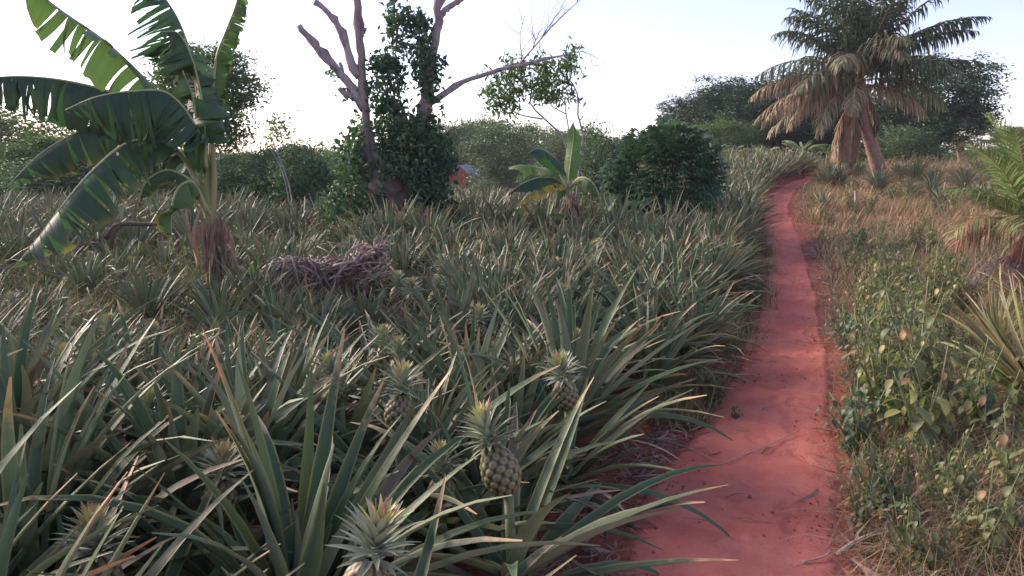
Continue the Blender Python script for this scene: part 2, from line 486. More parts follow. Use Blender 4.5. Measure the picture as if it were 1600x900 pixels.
def path_mesh():
    ys = np.concatenate([np.arange(-2, 1.8, .1), np.arange(1.8, 7, .022), np.arange(7, 12, .06), np.arange(12, 34, .15)])
    k = np.linspace(-1, 1, 61)
    dents = []
    for _ in range(90):
        dy_ = rng.uniform(1.8, 11); dents.append((float(path_x(dy_)) + rng.uniform(-.65, .6) * float(path_w(dy_)), dy_, rng.uniform(.035, .055), rng.uniform(.09, .13), rng.normal(.2, .35), rng.uniform(.004, .010)))
    V = []
    for y in ys:
        w = float(path_w(y)) * (1.0 + .05 * math.sin(y * 2.3) + .04 * math.sin(y * 5.1 + 1))
        wl = w * (1 + .07 * math.sin(y * 3.7 + 2)); x0 = float(path_x(y))
        xs = x0 + np.where(k < 0, k * wl, k * w)
        z = hills(xs, np.full_like(xs, y)) - 0.05 * (1 - sstep(0.7, 1.7, np.abs(xs - x0) / float(path_w(y))))
        lift = 0.016 - 0.05 * np.clip(np.abs(k) - .78, 0, 1) / .22
        z = z + lift + bumps(xs, np.full_like(xs, y), .6)
        z = z + .007 * np.sin(xs * 4.3 + 3 * math.sin(y * 1.9)) + .005 * np.sin(xs * 17 + y * 9) * math.sin(y * 21)
        for dx_, dy_, a_, b_, th_, dp_ in dents:
            if abs(y - dy_) > .4: continue
            u1 = (xs - dx_) * math.cos(th_) - (y - dy_) * math.sin(th_); v1 = (xs - dx_) * math.sin(th_) + (y - dy_) * math.cos(th_)
            q = np.sqrt((u1 / a_) ** 2 + (v1 / b_) ** 2)
            z = z - dp_ * (1 - sstep(.6, 1.1, q)) + dp_ * .4 * np.exp(-((q - 1.25) / .22) ** 2)
        V.append(np.c_[xs, np.full_like(xs, y), z])
    V = np.vstack(V); nx = len(k)
    i = (np.arange(len(ys) - 1)[:, None] * nx + np.arange(nx - 1)[None]).ravel()
    Q = np.c_[i, i + 1, i + nx + 1, i + nx]
    return mk_mesh('path', V, Q, V[:, :2], np.full((len(V), 3), .5), M['path'])
tag(link('path', path_mesh()), 'trodden red earth footpath', None, None, 'structure')

# ------------------------------------------------------------------ pineapple plants
def pineapple(nl, L=0.85, seg=9, spread=1.0, dry=.25, lean=0.0, yellow=0.0, open_=False, w0=.030):
    a = Acc()
    for k in range(nl):
        f = k / (nl - 1)                    # 0 outer .. 1 inner
        az = k * 2.39996 + rng.normal(0, .15)
        e0 = (R(14 + 42 * f ** .8) if open_ else R(26 + 58 * f ** .7)) + rng.normal(0, .10)
        if open_ and f > .85: continue
        ln = L * (0.72 + .38 * math.sin(math.pi * min(1, f * .85 + .18))) * rng.uniform(.82, 1.12)
        if f > .88: ln *= .6
        dr = (R(55) * (1 - f) + R(10)) * rng.uniform(.3, 1.5) * spread
        if rng.random() < .06: dr += R(70)
        z0 = 0.03 + .15 * f
        base = np.array([math.cos(az) * .025, math.sin(az) * .025, z0])
        P, D, S, Up = bend_curve(base, az, e0, e0 - dr, ln, seg, 1.6, rng.normal(0, .18))
        t = np.linspace(0, 1, seg)
        W = w0 * rng.uniform(.8, 1.15) * np.clip((1.03 - t) * 1.9, 0, 1) ** .75 * (1.0 + .25 * (1 - t) ** 3)
        tw = rng.normal(0, .35) * t
        S2 = nrm(S * np.cos(tw)[:, None] + Up * np.sin(tw)[:, None]); U2 = nrm(Up * np.cos(tw)[:, None] - S * np.sin(tw)[:, None])
        dead = f < .22 and rng.random() < dry
        g = .96 if dead else (rng.uniform(.5, .88) if rng.random() < .38 else rng.uniform(0, .4))
        c = (np.clip(rng.beta(.8, .8) + yellow, 0, 1), g, rng.uniform(0, 1) ** 3.2)
        strip(a, P, W, S2, U2, rng.uniform(.35, .7) if not dead else .15, c)
    return a.arrays()

def fruit_arrays(h=.17, r=.062, nu=60, nv=44):
    th = np.linspace(0, 2 * math.pi, nu + 1)[None]; v = np.linspace(0, 1, nv)[:, None]
    prof = (np.sin(math.pi * np.clip(v * .94 + .03, 0, 1)) ** .42) * (1 - .12 * v)
    cols, rows = 9, 8
    best = np.zeros((nv, nu + 1))
    for rr in range(-1, rows + 1):
        dv = (v - (rr + .5) / rows) * rows * .98
        du = (th / (2 * math.pi) * cols - (rr % 2) * .5 - rr * 0.0)
        du = du - np.round(du)
        d = np.sqrt((du * 1.0) ** 2 + (dv * .62) ** 2)
        best = np.maximum(best, np.clip(1 - (d / .52) ** 2, 0, 1))
    rad = r * prof * (1 + .17 * best)
    V = np.stack([rad * np.cos(th), rad * np.sin(th), v * h + 0 * th], -1).reshape(-1, 3)
    n = nu + 1
    i = (np.arange(nv - 1)[:, None] * n + np.arange(nu)[None]).ravel()
    Q = np.c_[i, i + 1, i + n + 1, i + n]
    U = np.stack(np.broadcast_arrays(th / 6.283, v), -1).reshape(-1, 2)
    C = np.stack([best, best * 0, best * 0], -1).reshape(-1, 3)
    return V, Q, U, C

def crown_arrays(n=70, L=.13, w=.011):
    a = Acc()
    for k in range(n):
        f = k / (n - 1); az = k * 2.39996
        e0 = R(-5 + 88 * f ** .8) + rng.normal(0, .06)
        ln = L * (.55 + .6 * math.sin(math.pi * (f * .8 + .15))) * rng.uniform(.85, 1.1)
        base = np.array([math.cos(az) * .014 * (1 - f), math.sin(az) * .014 * (1 - f), .005 + .085 * f])
        P, D, S, Up = bend_curve(base, az, e0, e0 - R(18), ln, 5, 1.2)
        t = np.linspace(0, 1, 5)
        W = w * np.clip((1.03 - t) * 1.7, 0, 1) ** .8
        strip(a, P, W, S, Up, .45, (rng.random(), (1.0 if f > .72 else .15) * rng.uniform(.6, 1), (.9 if (f > .6 and rng.random() < .35) else 0)))
    return a.arrays()

PINE = [mk_mesh('pineapple_plant', *pineapple(int(rng.integers(46, 60)), L=rng.uniform(.70, .86), spread=rng.uniform(.7, 1.2), dry=rng.uniform(.2, .8)), M['pine']) for _ in range(12)]
PF = [mk_mesh('pineapple_plant', *pineapple(36, L=.86, spread=.8, dry=.4, open_=True), M['pine']) for _ in range(4)]
FRUIT = mk_mesh('fruit', *fruit_arrays(), M['fruit'])
CROWN = [mk_mesh('crown', *crown_arrays(int(rng.integers(60, 76)), rng.uniform(.092, .108)), M['crown']) for _ in range(3)]
_st = Acc(); tube(_st, [(0, 0, 0), (0.01, 0, .2), (0, 0, .42)], [.022, .018, .016], 8, (.4, .3, .2)); STALK = _st.mesh('stalk', M['stem'])

def add_fruit(o, h, tilt=(0, 0), s=1.0, ci=0):
    """fruit on its stalk in the heart of a plant; h is the height of the fruit's foot"""
    k = 1.0 / o.scale[0]
    st = link('stalk', STALK, o); st.scale = (k, k, k * (h / .42) * 1.0)
    fr = link('fruit', FRUIT, o, (0, 0, h * k)); fr.scale = (s * k * .88,) * 3
    fr.rotation_euler = (tilt[0], tilt[1], rng.uniform(0, 6))
    cr = link('crown', CROWN[ci % 3], fr, (0, 0, .165)); cr.rotation_euler = (0, 0, rng.uniform(0, 6))
    return fr

used = []
def free(x, y, d):
    for (a, b) in used:
        if (a - x) ** 2 + (b - y) ** 2 < d * d: return False
    return True

# fruiting plants set where the photograph shows them: px, py of the crown, distance, label
feat = [
    (795, 682, 2.35, 1.12, (.35, .25), 'pineapple plant carrying the most clearly seen pale fruit, near the front by the path'),
    (550, 845, 1.50, 1.0, (.25, -.1), 'nearest pineapple plant with a big pink-tipped crown at the bottom edge'),
    (888, 572, 3.3, 1.0, (.2, .15), 'pineapple plant with a dark fruit and pale crown behind the clear front fruit'),
    (142, 770, 1.75, 1.0, (.1, 0), 'pineapple plant with a yellow-hearted crown low in the left foreground leaves'),
    (238, 590, 3.0, 1.0, (0, -.1), 'pineapple plant with a dark bushy round crown in the left of the field'),
    (330, 668, 2.3, .95, (.1, .1), 'pineapple plant with a pale crown just right of the dark round one'),
    (62, 625, 2.7, .95, (.1, -.1), 'pineapple plant with a crown at the far left of the foreground rows'),
    (100, 525, 3.9, 1.0, (0, 0), 'pineapple plant with a grey crown furthest left below the big banana plant'),
    (585, 500, 4.5, 1.0, (.1, 0), 'pineapple plant with a small dark fruit in front of the brush pile'),
    (735, 530, 4.1, .95, (.1, .1), 'pineapple plant with a blue-grey crown left of the dark fruit'),
    (905, 512, 4.8, .95, (.1, .2), 'pineapple plant with a yellow-green crown in the middle rows'),
    (1040, 462, 6.4, 1.0, (.1, .1), 'pineapple plant with a silvery crown near the path edge in the middle distance'),
    (1010, 490, 5.6, 1.0, (.1, .1), 'pineapple plant with a crown beside the silvery one, towards the viewer'),
    (690, 672, 2.6, .95, (.1, -.1), 'pineapple plant with a red-tipped crown left of the clear front fruit'),
    (800, 455, 6.6, .95, (0, 0), 'pineapple plant with a small crown in the distant middle rows'),
]
gfruit = 'pineapple plants bearing fruit'
blockers = []
def blocked(x, y):
    for bx, by, Y, hw in blockers:
        if Y < 3.6 and y < by and by - y < .5 and abs(x - bx * y / by) < hw: return True
    return False
for i, (px, py, Y, s, tilt, lab) in enumerate(feat):
    p = at(px, py, Y); g = float(hgt(p[0], p[1]))
    sc = s * (.85 if Y < 3.6 else .9)
    o = link('pineapple_plant', PF[i % 4], None, (p[0], p[1], g), rng.uniform(0, 6), sc)
    tag(o, lab, 'pineapple plant', gfruit)
    h = p[2] - g - .20 - (.12 if i >= 3 else 0)
    # the crown leans with the fruit: bring its foot back under the crown
    fr = add_fruit(o, max(.2, h), tilt, s, i)
    used.append((p[0], p[1]))
    if i in (0, 1, 2): blockers.append((p[0], p[1], Y, [.17, .10, .08][min(i, 2)]))

# other plants of the field: jittered rows
keep_out = [(.55, 11.9, .45), (.25, 11.6, .45), (.8, 11.5, .4), (.2, 12.2, .4), (-2.95, 7.6, .45), (0.9, 12.6, .5), (-2.1, 7.3, .42), (-1.6, 7.3, .45), (-1.25, 7.4, .4), (-1.95, 6.7, .4), (-1.5, 6.75, .4), (-2.0, 6.25, .3)]
cand = []
dx, dy = .40, .44
for j in range(int(70 / dy)):
    y = .75 + j * dy
    for k in range(-90, 60):
        x = k * dx + (j % 2) * dx * .5 + rng.normal(0, .07); yy = y + rng.normal(0, .08)
        edge = float(path_x(yy) - path_w(yy))
        off = .28 if yy > 4.2 else .46
        if yy > 10: off = .25
        if x > edge - off: continue
        if abs(x) > .70 * yy + 1.3: continue
        if yy < 1.0 and abs(x) < .42: continue
        if math.hypot(x, yy) < .82: continue
        if any((x - a) ** 2 + (yy - b) ** 2 < c * c for a, b, c in keep_out): continue
        if not free(x, yy, .27): continue
        if blocked(x, yy): continue
        if yy > 30: continue
        # weedy quarter round the big banana plant: sparser pineapples
        if x < -1.6 - .05 * yy and yy > 4.6 and rng.random() < .6: continue
        cand.append((math.hypot(x, yy), x, yy, edge - x))
cand.sort()
N_IND = 283
near, far = cand[:N_IND], cand[N_IND:]
for i, (d, x, y, e) in enumerate(near):
    sc = rng.uniform(.82, 1.12)
    q = x / y
    if y > 3.8 and q < -.09: sc *= .66 + .34 * float(sstep(8, 11, y)) if q > -.22 or y < 7 else .75
    elif y > 4: sc *= .86
    if x < -.9 and d < 2.2: sc *= 1.12
    elif d < 2.6: sc *= .95
    o = link('pineapple_plant', PINE[int(rng.integers(len(PINE)))], None, (x, y, hgt(x, y)), rng.uniform(0, 6.28), sc)
    if e < .75:
        tag(o, 'grey-green pineapple plant of the outermost row, leaning its leaves over the red path', 'pineapple plant', 'pineapple plants along the path edge')
        o.rotation_euler = (0, R(rng.uniform(8, 22)), 0)
        o.rotation_euler = (Matrix.Rotation(R(rng.uniform(6, 20)), 3, 'Y') @ Matrix.Rotation(rng.uniform(0, 6.28), 3, 'Z')).to_euler()
    else:
        if 2.6 < y < 9.5 and i % 6 == 2:
            tag(o, 'pineapple plant whose small pale crown peeps out between its leaves inside the field', 'pineapple plant', 'pineapple plants with peeping crowns')
            o.data = PF[i % 4]; add_fruit(o, rng.uniform(.40, .50) * sc, (rng.normal(0, .15), rng.normal(0, .15)), rng.uniform(.8, 1.05), i)
            continue
        tag(o, 'grey-green pineapple plant without fruit, inside the dense near rows of the field', 'pineapple plant', 'pineapple plants inside the field')
        o.rotation_euler = (rng.normal(0, .08), rng.normal(0, .08), rng.uniform(0, 6.28))
LOW = [pineapple(24, L=rng.uniform(.75, .92), seg=5, spread=1.0, dry=.5, yellow=.1) for _ in range(8)]
fp = np.array([(x, y, float(hgt(x, y))) for d, x, y, e in far])
tt = np.c_[rng.normal(.1, .15, len(fp)), rng.normal(.0, .08, len(fp)), rng.normal(0, .12, len(fp))]
a4 = scatter(LOW, fp, rng.uniform(0, 6.28, len(fp)), rng.uniform(.8, 1.15, len(fp)), tt)
tag(link('pineapple_field', mk_mesh('pineapple_field', *a4, M['pine'])), 'distant rows of pineapple plants merging into a grey-green field', 'field', None, 'stuff')

# pineapples right of the path
def right_pine(px, py, s, mi, lab, grp=None, yaw=0, tilt=(0, 0)):
    p = ground_at(px, py)
    o = link('pineapple_plant', PINE[mi], None, (p[0], p[1], float(hgt(p[0], p[1]))), yaw, s)
    o.rotation_euler = (tilt[0], tilt[1], yaw)
    return tag(o, lab, 'pineapple plant', grp)
YP = [mk_mesh('pineapple_plant', *pineapple(74, L=.92, spread=.9, dry=.6, yellow=.4, w0=.015), M['pine']) for _ in range(2)]
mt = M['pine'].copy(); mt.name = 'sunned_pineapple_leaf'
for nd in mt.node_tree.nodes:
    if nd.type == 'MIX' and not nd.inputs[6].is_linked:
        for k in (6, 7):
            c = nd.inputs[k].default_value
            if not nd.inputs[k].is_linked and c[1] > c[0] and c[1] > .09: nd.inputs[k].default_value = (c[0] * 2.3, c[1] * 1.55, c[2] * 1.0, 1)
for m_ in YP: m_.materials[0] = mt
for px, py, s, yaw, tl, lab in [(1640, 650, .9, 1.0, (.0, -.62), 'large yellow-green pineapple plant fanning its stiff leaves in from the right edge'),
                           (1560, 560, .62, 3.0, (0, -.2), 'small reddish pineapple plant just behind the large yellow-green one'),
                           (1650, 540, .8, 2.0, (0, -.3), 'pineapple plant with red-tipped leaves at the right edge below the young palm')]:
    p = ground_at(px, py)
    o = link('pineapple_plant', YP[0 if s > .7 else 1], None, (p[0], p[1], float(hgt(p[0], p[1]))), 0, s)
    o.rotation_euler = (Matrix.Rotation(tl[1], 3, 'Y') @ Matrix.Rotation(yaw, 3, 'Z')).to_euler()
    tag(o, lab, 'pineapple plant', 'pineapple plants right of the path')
for i in range(34):
    px = rng.uniform(1268, 1600); Y = rng.uniform(17, 28)
    x = (px - 800) / F * Y
    if x < path_x(Y) + path_w(Y) + .3: continue
    o = link('pineapple_plant', PINE[int(rng.integers(12))], None, (x, Y, float(hgt(x, Y))), rng.uniform(0, 6), rng.uniform(.6, .95))
    tag(o, 'pineapple plant on the rise right of the path, in front of the coconut palm', 'pineapple plant', 'pineapple plants on the rise below the palm')

# ------------------------------------------------------------------ foliage tools
def leaf_cards(acc, P, size, tint_r, flat=.3, fold=.35, asp=.42, droop=.0, gfrac=.03, bfrac=.0):
    """many folded leaves: P centres, one leaf each (two quads meeting at the midrib)"""
    n = len(P)
    if n == 0: return
    d = rng.standard_normal((n, 3)); d[:, 2] = d[:, 2] * (1 - flat) - droop; d = nrm(d)
    q = rng.standard_normal((n, 3)); q[:, 2] *= .5; s = nrm(np.cross(d, q)); up = np.cross(s, d)
    fl = up[:, 2] < 0; s[fl] *= -1; up[fl] *= -1
    L = size * rng.uniform(.65, 1.3, n)[:, None]; W = L * asp
    a = P - d * L * .5; b = P + d * L * .5 - up * L * .12
    mid = P + up * L * .06
    l = mid - s * W * .5 * math.cos(fold) + up * W * fold * .5; r = mid + s * W * .5 * math.cos(fold) + up * W * fold * .5
    V = np.stack([a, l, b, r], 1).reshape(-1, 3)
    i = np.arange(n) * 4
    Q = np.vstack([np.c_[i, i + 2, i + 1, i + 1], np.c_[i, i + 3, i + 2, i + 2]])
    U = np.tile(np.array([[.5, 0], [0, .5], [.5, 1], [1, .5]]), (n, 1))
    g = np.where(rng.random(n) < gfrac, rng.uniform(.7, 1, n), rng.uniform(0, .5, n))
    bb = np.where(rng.random(n) < bfrac, 1., 0.)
    C = np.repeat(np.c_[np.clip(tint_r + rng.normal(0, .18, n), 0, 1), g, bb], 4, axis=0)
    acc.add(V, Q, U, C)

def lobes_tree(H, Wd, trunk_h, nlobe=16, ncl=240, per=26, size=.16, thin=1.0, trunk_r=.12, lean=0.0, shape='round', nbr=None, gfrac=.03):
    """returns trunk arrays, crown arrays; crown from trunk_h to H, width Wd"""
    tr = Acc(); cr = Acc()
    ch = H - trunk_h; cz = trunk_h + ch * .5
    lob = []
    for k in range(nlobe):
        f = (k + .5) / nlobe; z = -1 + 2 * f; az = k * 2.4 + rng.normal(0, .3)
        rr = math.sqrt(max(0, 1 - z * z)) if shape == 'round' else (1 - .35 * abs(z))
        if shape == 'umbrella': rr = math.sqrt(max(0, 1 - max(0, z) ** 2)); z = z * .6 + .3
        q = rng.uniform(.45, .85)
        c = np.array([math.cos(az) * rr * q * Wd * .5 + lean * z, math.sin(az) * rr * q * Wd * .5, cz + z * ch * .40 + rng.normal(0, ch * .04)])
        lob.append((c, rng.uniform(.13, .27) * min(Wd, ch * 1.2)))
    top = np.array([lean * .3, 0, trunk_h + ch * .35])
    tube(tr, spline([(0, 0, -.15), (rng.normal(0, .06) * Wd * .3, rng.normal(0, .05), trunk_h * .5), (lean * .1, 0, trunk_h), top], 9), np.linspace(trunk_r, trunk_r * .55, 9), 8, (.4, .4, .4), .06)
    for c, r_ in lob:
        st = np.array([0, 0, trunk_h * rng.uniform(.75, 1.0) + ch * rng.uniform(0, .25)])
        m1 = st + (c - st) * .5 + np.array([0, 0, -.05 * ch])
        tube(tr, spline([st, m1, c], 6), np.linspace(trunk_r * .42, trunk_r * .10, 6), 5, (.4, .4, .4))
        for _ in range(3):
            e = c + nrm(rng.standard_normal(3)) * r_ * .9
            tube(tr, spline([m1 * .3 + c * .7, (c + e) / 2 + rng.normal(0, .03, 3), e], 4), np.linspace(trunk_r * .1, .006, 4), 4, (.4, .4, .4))
    cen = []; tn = []
    for k in range(ncl):
        c, r_ = lob[int(rng.integers(nlobe))]
        d = nrm(rng.standard_normal(3)); d[2] = d[2] * .8 + .1
        cen.append(c + d * r_ * rng.uniform(.35, 1.05)); tn.append(rng.normal(.45, .2))
    cen = np.array(cen); tn = np.array(tn)
    rad = .085 * min(Wd, ch) * thin
    P = np.repeat(cen, per, axis=0) + rng.standard_normal((ncl * per, 3)) * rad * np.array([1.1, 1.1, .6])
    leaf_cards(cr, P, size, np.repeat(tn, per), gfrac=gfrac)
    return tr, cr

def make_tree(name, label, cat, H, Wd, th, leafmat, barkmat, group=None, **kw):
    tr, cr = lobes_tree(H, Wd, th, **kw)
    t = thing(name, label, cat, group=group)
    link('trunk', tr.mesh('trunk', M[barkmat]), t)
    link('crown', cr.mesh('crown', M[leafmat], False), t)
    return t

def place(o, px, Y, rz=None, s=1.0):
    x = (px - 800) / F * Y
    o.location = (x, Y, float(hgt(x, Y)) - .03)
    if rz is not None: o.rotation_euler = (0, 0, rz)
    o.scale = (s, s, s) if np.isscalar(s) else s
    return o
def loc_of(px, Y):
    x = (px - 800) / F * Y
    return (x, Y, float(hgt(x, Y)) - .03)
def top_h(px, row, Y):
    p = at(px, row, Y); return p[2] - float(hgt(p[0], Y))

# ------------------------------------------------------------------ background trees
gl = 'far trees beyond the field'
bt = []
specs = [  # kind prototypes
    dict(H=7, Wd=6.5, th=1.0, nlobe=16, ncl=320, per=44, size=.22, thin=.66, trunk_r=.16, mat='broad', bark='bark_dark'),
    dict(H=6, Wd=5.0, th=.7, nlobe=14, ncl=380, per=26, size=.22, trunk_r=.12, mat='midgreen', bark='bark'),
    dict(H=8, Wd=7.0, th=1.7, nlobe=20, ncl=480, per=44, size=.24, thin=.62, trunk_r=.2, mat='darkfar', bark='bark_dark'),
]
protos = []
for k, sp_ in enumerate(specs):
    d = dict(sp_); mat = d.pop('mat'); bark = d.pop('bark'); H = d.pop('H'); Wd = d.pop('Wd'); th = d.pop('th')
    protos.append((d, mat, bark, H, Wd, th))
first = {}
def far_tree(kind, px, top, Y, wpx, label, group=gl, name='tree', cat='tree'):
    d, mat, bark, H, Wd, th = protos[kind]
    h = top_h(px, top, Y) * 1.06; w = wpx / F * Y * 1.3
    s = (w / Wd, w / Wd, h / H)
    if kind not in first:
        o = make_tree(name, label, cat, H, Wd, th, mat, bark, group, **d); first[kind] = o
        o.location = loc_of(px, Y); o.scale = s
    else:
        o = copy_tree(first[kind], loc_of(px, Y), rng.uniform(0, 6.28), s, label, group)
        o.name = name; o['category'] = cat
    return o
far_tree(0, 35, 176, 34, 210, 'dark broad tree behind the leaves of the big banana plant, at the left edge')
far_tree(0, -60, 190, 38, 200, 'dark tree cut by the left edge of the view, behind the hanging banana leaf')
far_tree(0, 150, 218, 46, 130, 'lower dark tree between the left edge tree and the airy tree')
far_tree(2, 235, 235, 52, 120, 'low dark tree just left of the airy tree, far behind the banana stem')
far_tree(1, 430, 256, 62, 110, 'low tree on the skyline right of the airy tree')
far_tree(1, 520, 250, 66, 100, 'low tree on the skyline just left of the creeper-covered tree')
far_tree(0, 600, 222, 70, 100, 'far tree seen behind the creeper-covered dead tree')
far_tree(2, 668, 200, 64, 90, 'dark far tree on the right shoulder of the creeper-covered tree')
far_tree(0, 722, 198, 72, 90, 'far tree rising behind the small red house')
far_tree(0, 768, 192, 76, 80, 'tallest far tree right behind the roof of the red house')
far_tree(1, 790, 206, 44, 92, 'light green bushy tree right of the small red house')
far_tree(0, 835, 200, 70, 80, 'far tree behind the small banana plant on its left')
far_tree(1, 872, 216, 62, 70, 'low far tree straight behind the small banana plant')
far_tree(0, 925, 214, 60, 90, 'far tree behind the round bush right of the small banana plant')
far_tree(0, 985, 222, 56, 80, 'far tree showing above the dense cassava bush')
gr = 'dark trees behind the coconut palm'
far_tree(2, 1068, 160, 48, 72, 'narrow dark tree at the left end of the group behind the palm', gr)
far_tree(2, 1122, 140, 46, 104, 'dark tree second from the left of the group behind the palm', gr)
far_tree(0, 1128, 190, 40, 95, 'low leafy tree at the foot of the dark group left of the palm', gr)
far_tree(2, 1176, 140, 44, 118, 'dark tree above the bright gap left of the palm', gr)
far_tree(2, 1236, 128, 42, 135, 'dark tree nearest the left side of the palm, over the far end of the path', gr)
far_tree(2, 1282, 128, 44, 120, 'dark tree directly behind the hanging fronds of the palm', gr)
far_tree(0, 1350, 165, 46, 90, 'dark tree hidden behind the palm trunks', gr)
far_tree(2, 1398, 150, 40, 100, 'dark tree just right of the palm trunks', gr)
far_tree(2, 1452, 108, 36, 130, 'tall dark tree standing clear on the right side of the palm', gr)
far_tree(1, 1405, 205, 34, 90, 'yellowish green low tree right of the palm trunks', gr)
far_tree(0, 1535, 232, 62, 70, 'small far tree beyond the young palm', gr)
far_tree(0, 1590, 225, 66, 80, 'small far tree at the right edge behind the young palm', gr)

def woodland():
    a = Acc(); tr_ = Acc()
    for k in range(150):
        u = -0.80 + 1.62 * (k + rng.random()) / 150; Y = rng.uniform(86, 125); x = u * Y; g = float(hgt(x, Y))
        top = at(800 + u * F, rng.choice([rng.uniform(214, 232), rng.uniform(238, 258)]) if u < .25 else rng.uniform(236, 254), Y)[2] - g
        w = rng.uniform(3, 6); m = 46
        d = nrm(rng.standard_normal((m, 3))) * rng.uniform(.4, 1, (m, 1))
        cen = np.c_[x + d[:, 0] * w * .6, Y + d[:, 1] * 2.5, g + top * .5 + d[:, 2] * top * .48]
        P = np.repeat(cen, 16, axis=0) + rng.normal(0, .45, (m * 16, 3)); P[:, 2] = np.maximum(P[:, 2], g)
        leaf_cards(a, P, .62, np.repeat(rng.normal(.45, .25, m), 16))
    o = link('far_woodland', a.mesh('far_woodland', M['broad'], False))
    tag(o, 'dense far woodland closing off the horizon behind the separate trees', None, None, 'stuff')
woodland()
# airy tree behind the banana plant
h = top_h(330, 66, 21)
t = make_tree('tree', 'airy dark-leaved tree with a thin trunk right behind the top of the big banana plant', 'tree', h, 2.9, 1.9, 'broad', 'bark_dark', nlobe=18, ncl=460, per=30, size=.13, thin=.8, trunk_r=.06)
place(t, 328, 21)
for px, top, Y, s_, lab in [(395, 236, 30, .9, 'small airy tree over the light green bush right of the banana stem'), (470, 226, 34, .8, 'small airy tree standing above the green bush left of the dead tree'),
                        (180, 226, 30, 1.1, 'small airy tree between the hanging banana leaves'), (90, 212, 28, 1.2, 'airy tree near the left edge behind the lowest banana leaf')]:
    copy_tree(t, loc_of(px, Y), rng.uniform(0, 6), (s_, s_, top_h(px, top, Y) / h), lab, 'small airy trees on the left skyline')
# green bushes in the middle distance left
gb = 'green bushes behind the field'
bspec = [(372, 262, 20, 95, 'light green bush right of the big banana stem'), (428, 250, 19, 100, 'green bush under the thin leaning sapling'),
         (486, 244, 18, 95, 'green bush between the leaning sapling and the dead tree'), (240, 272, 24, 120, 'green bush seen under the big banana leaves'),
         (60, 268, 26, 170, 'green bush at the left edge behind the banana leaves'), (150, 262, 30, 120, 'green bush in the gap below the drooping banana leaves')]
b0 = None
for px, top, Y, w, lab in bspec:
    h = top_h(px, top - 8 * rng.random(), Y) * 1.05; ww = w / F * Y
    if b0 is None:
        b0 = make_tree('bush', lab, 'bush', 2.0, 1.9, .12, 'bushgreen', 'stem', gb, nlobe=18, ncl=330, per=24, size=.105, trunk_r=.03)
        o = b0; o.location = loc_of(px, Y)
    else: o = copy_tree(b0, loc_of(px, Y), rng.uniform(0, 6), 1, lab, gb)
    o.scale = (ww / 1.9 * 1.15, ww / 1.9 * 1.15, h / 2.0)
o = copy_tree(b0, loc_of(935, 17.5), 1.0, (.72, .72, top_h(935, 214, 17.5) / 2.0), 'rounded green bush between the small banana plant and the cassava bush')
for px, top, Y, w, lab in [(700, 290, 42, 60, 'low bush at the foot of the small red house on its left'), (752, 286, 40, 50, 'low bush hiding the right corner of the small red house'),
                           (845, 262, 36, 70, 'low bush left behind the small banana plant')]:
    h = max(.6, top_h(px, top, Y)); ww = w / F * Y
    copy_tree(b0, loc_of(px, Y), rng.uniform(0, 6), (ww / 1.9, ww / 1.9, h / 2.0), lab, gb)

# ------------------------------------------------------------------ cassava bush
def cassava_arrays(H, Wd, nleaf=900, size=.085):
    st = Acc(); lf = Acc()
    tips = []
    for k in range(16):
        az = k * 2.4; q = math.sqrt((k + .5) / 16) * .36 * Wd
        e = np.array([math.cos(az) * q, math.sin(az) * q, H * rng.uniform(.6, .92) * (1 - .25 * (q / Wd))])
        tube(st, spline([(math.cos(az) * .06, math.sin(az) * .06, -.05), e * np.array([.55, .55, .5]), e], 7), np.linspace(.018, .008, 7), 6, (.4, .4, .4))
        tips.append(e)
    n = nleaf
    d = nrm(rng.standard_normal((n, 3)))
    rr = rng.uniform(.45, 1.0, n) ** .6
    d = d / (np.sum(np.abs(d) ** 2.6, axis=1, keepdims=True) ** (1 / 2.6)); lump = 1 + .13 * np.sin(d[:, 0] * 6 + 1) * np.sin(d[:, 2] * 7) + .08 * np.sin(d[:, 1] * 11)
    P = np.c_[d[:, 0] * Wd * .5, d[:, 1] * Wd * .5, H * .5 + d[:, 2] * H * .5] * 1.0
    P = (P - [0, 0, H * .5]) * (rr * lump)[:, None] + [0, 0, H * .5]
    P[:, 2] = np.where(P[:, 2] < H * .3, .1 + P[:, 2] * .8, P[:, 2]); 
    out = nrm(np.c_[d[:, 0], d[:, 1], d[:, 2] * .6 + .15])
    for i in range(n):
        # palmate leaf: 6 leaflets radiating and drooping
        o = out[i]; tn = np.clip(rng.normal(.4, .25), 0, 1)
        nl = 6; s = size * rng.uniform(.8, 1.35)
        side = nrm(np.cross(o, [0, 0, 1.0])); up = np.cross(side, o)
        for j in range(nl):
            a = (j - (nl - 1) / 2) * .62 + rng.normal(0, .06)
            dd = nrm(o * math.cos(a) + side * math.sin(a) - np.array([0, 0, .45]) + up * .1)
            w = nrm(np.cross(dd, up)); L = s * (1 - .06 * abs(j - 2.5)); 
            p0 = P[i]; p1 = p0 + dd * L * .55 + up * L * .08; p2 = p0 + dd * L - np.array([0, 0, .25 * L])
            ribbon(lf, np.array([p0, p1, p2]), np.array([.003, .016 * s / .085, .002]), w, (tn, rng.random() * .5, 0))
    return st, lf
st, lf = cassava_arrays(2.25, 2.05, 2600, .13)
t = thing('cassava_bush', 'dense dark green rounded cassava bush standing beside the path end', 'bush')
link('stems', st.mesh('stems', M['stem']), t); link('foliage', lf.mesh('foliage', M['cassava']), t)
place(t, 1034, 14.0)
t.scale = (1, 1, top_h(1034, 197, 14.0) / 2.25)

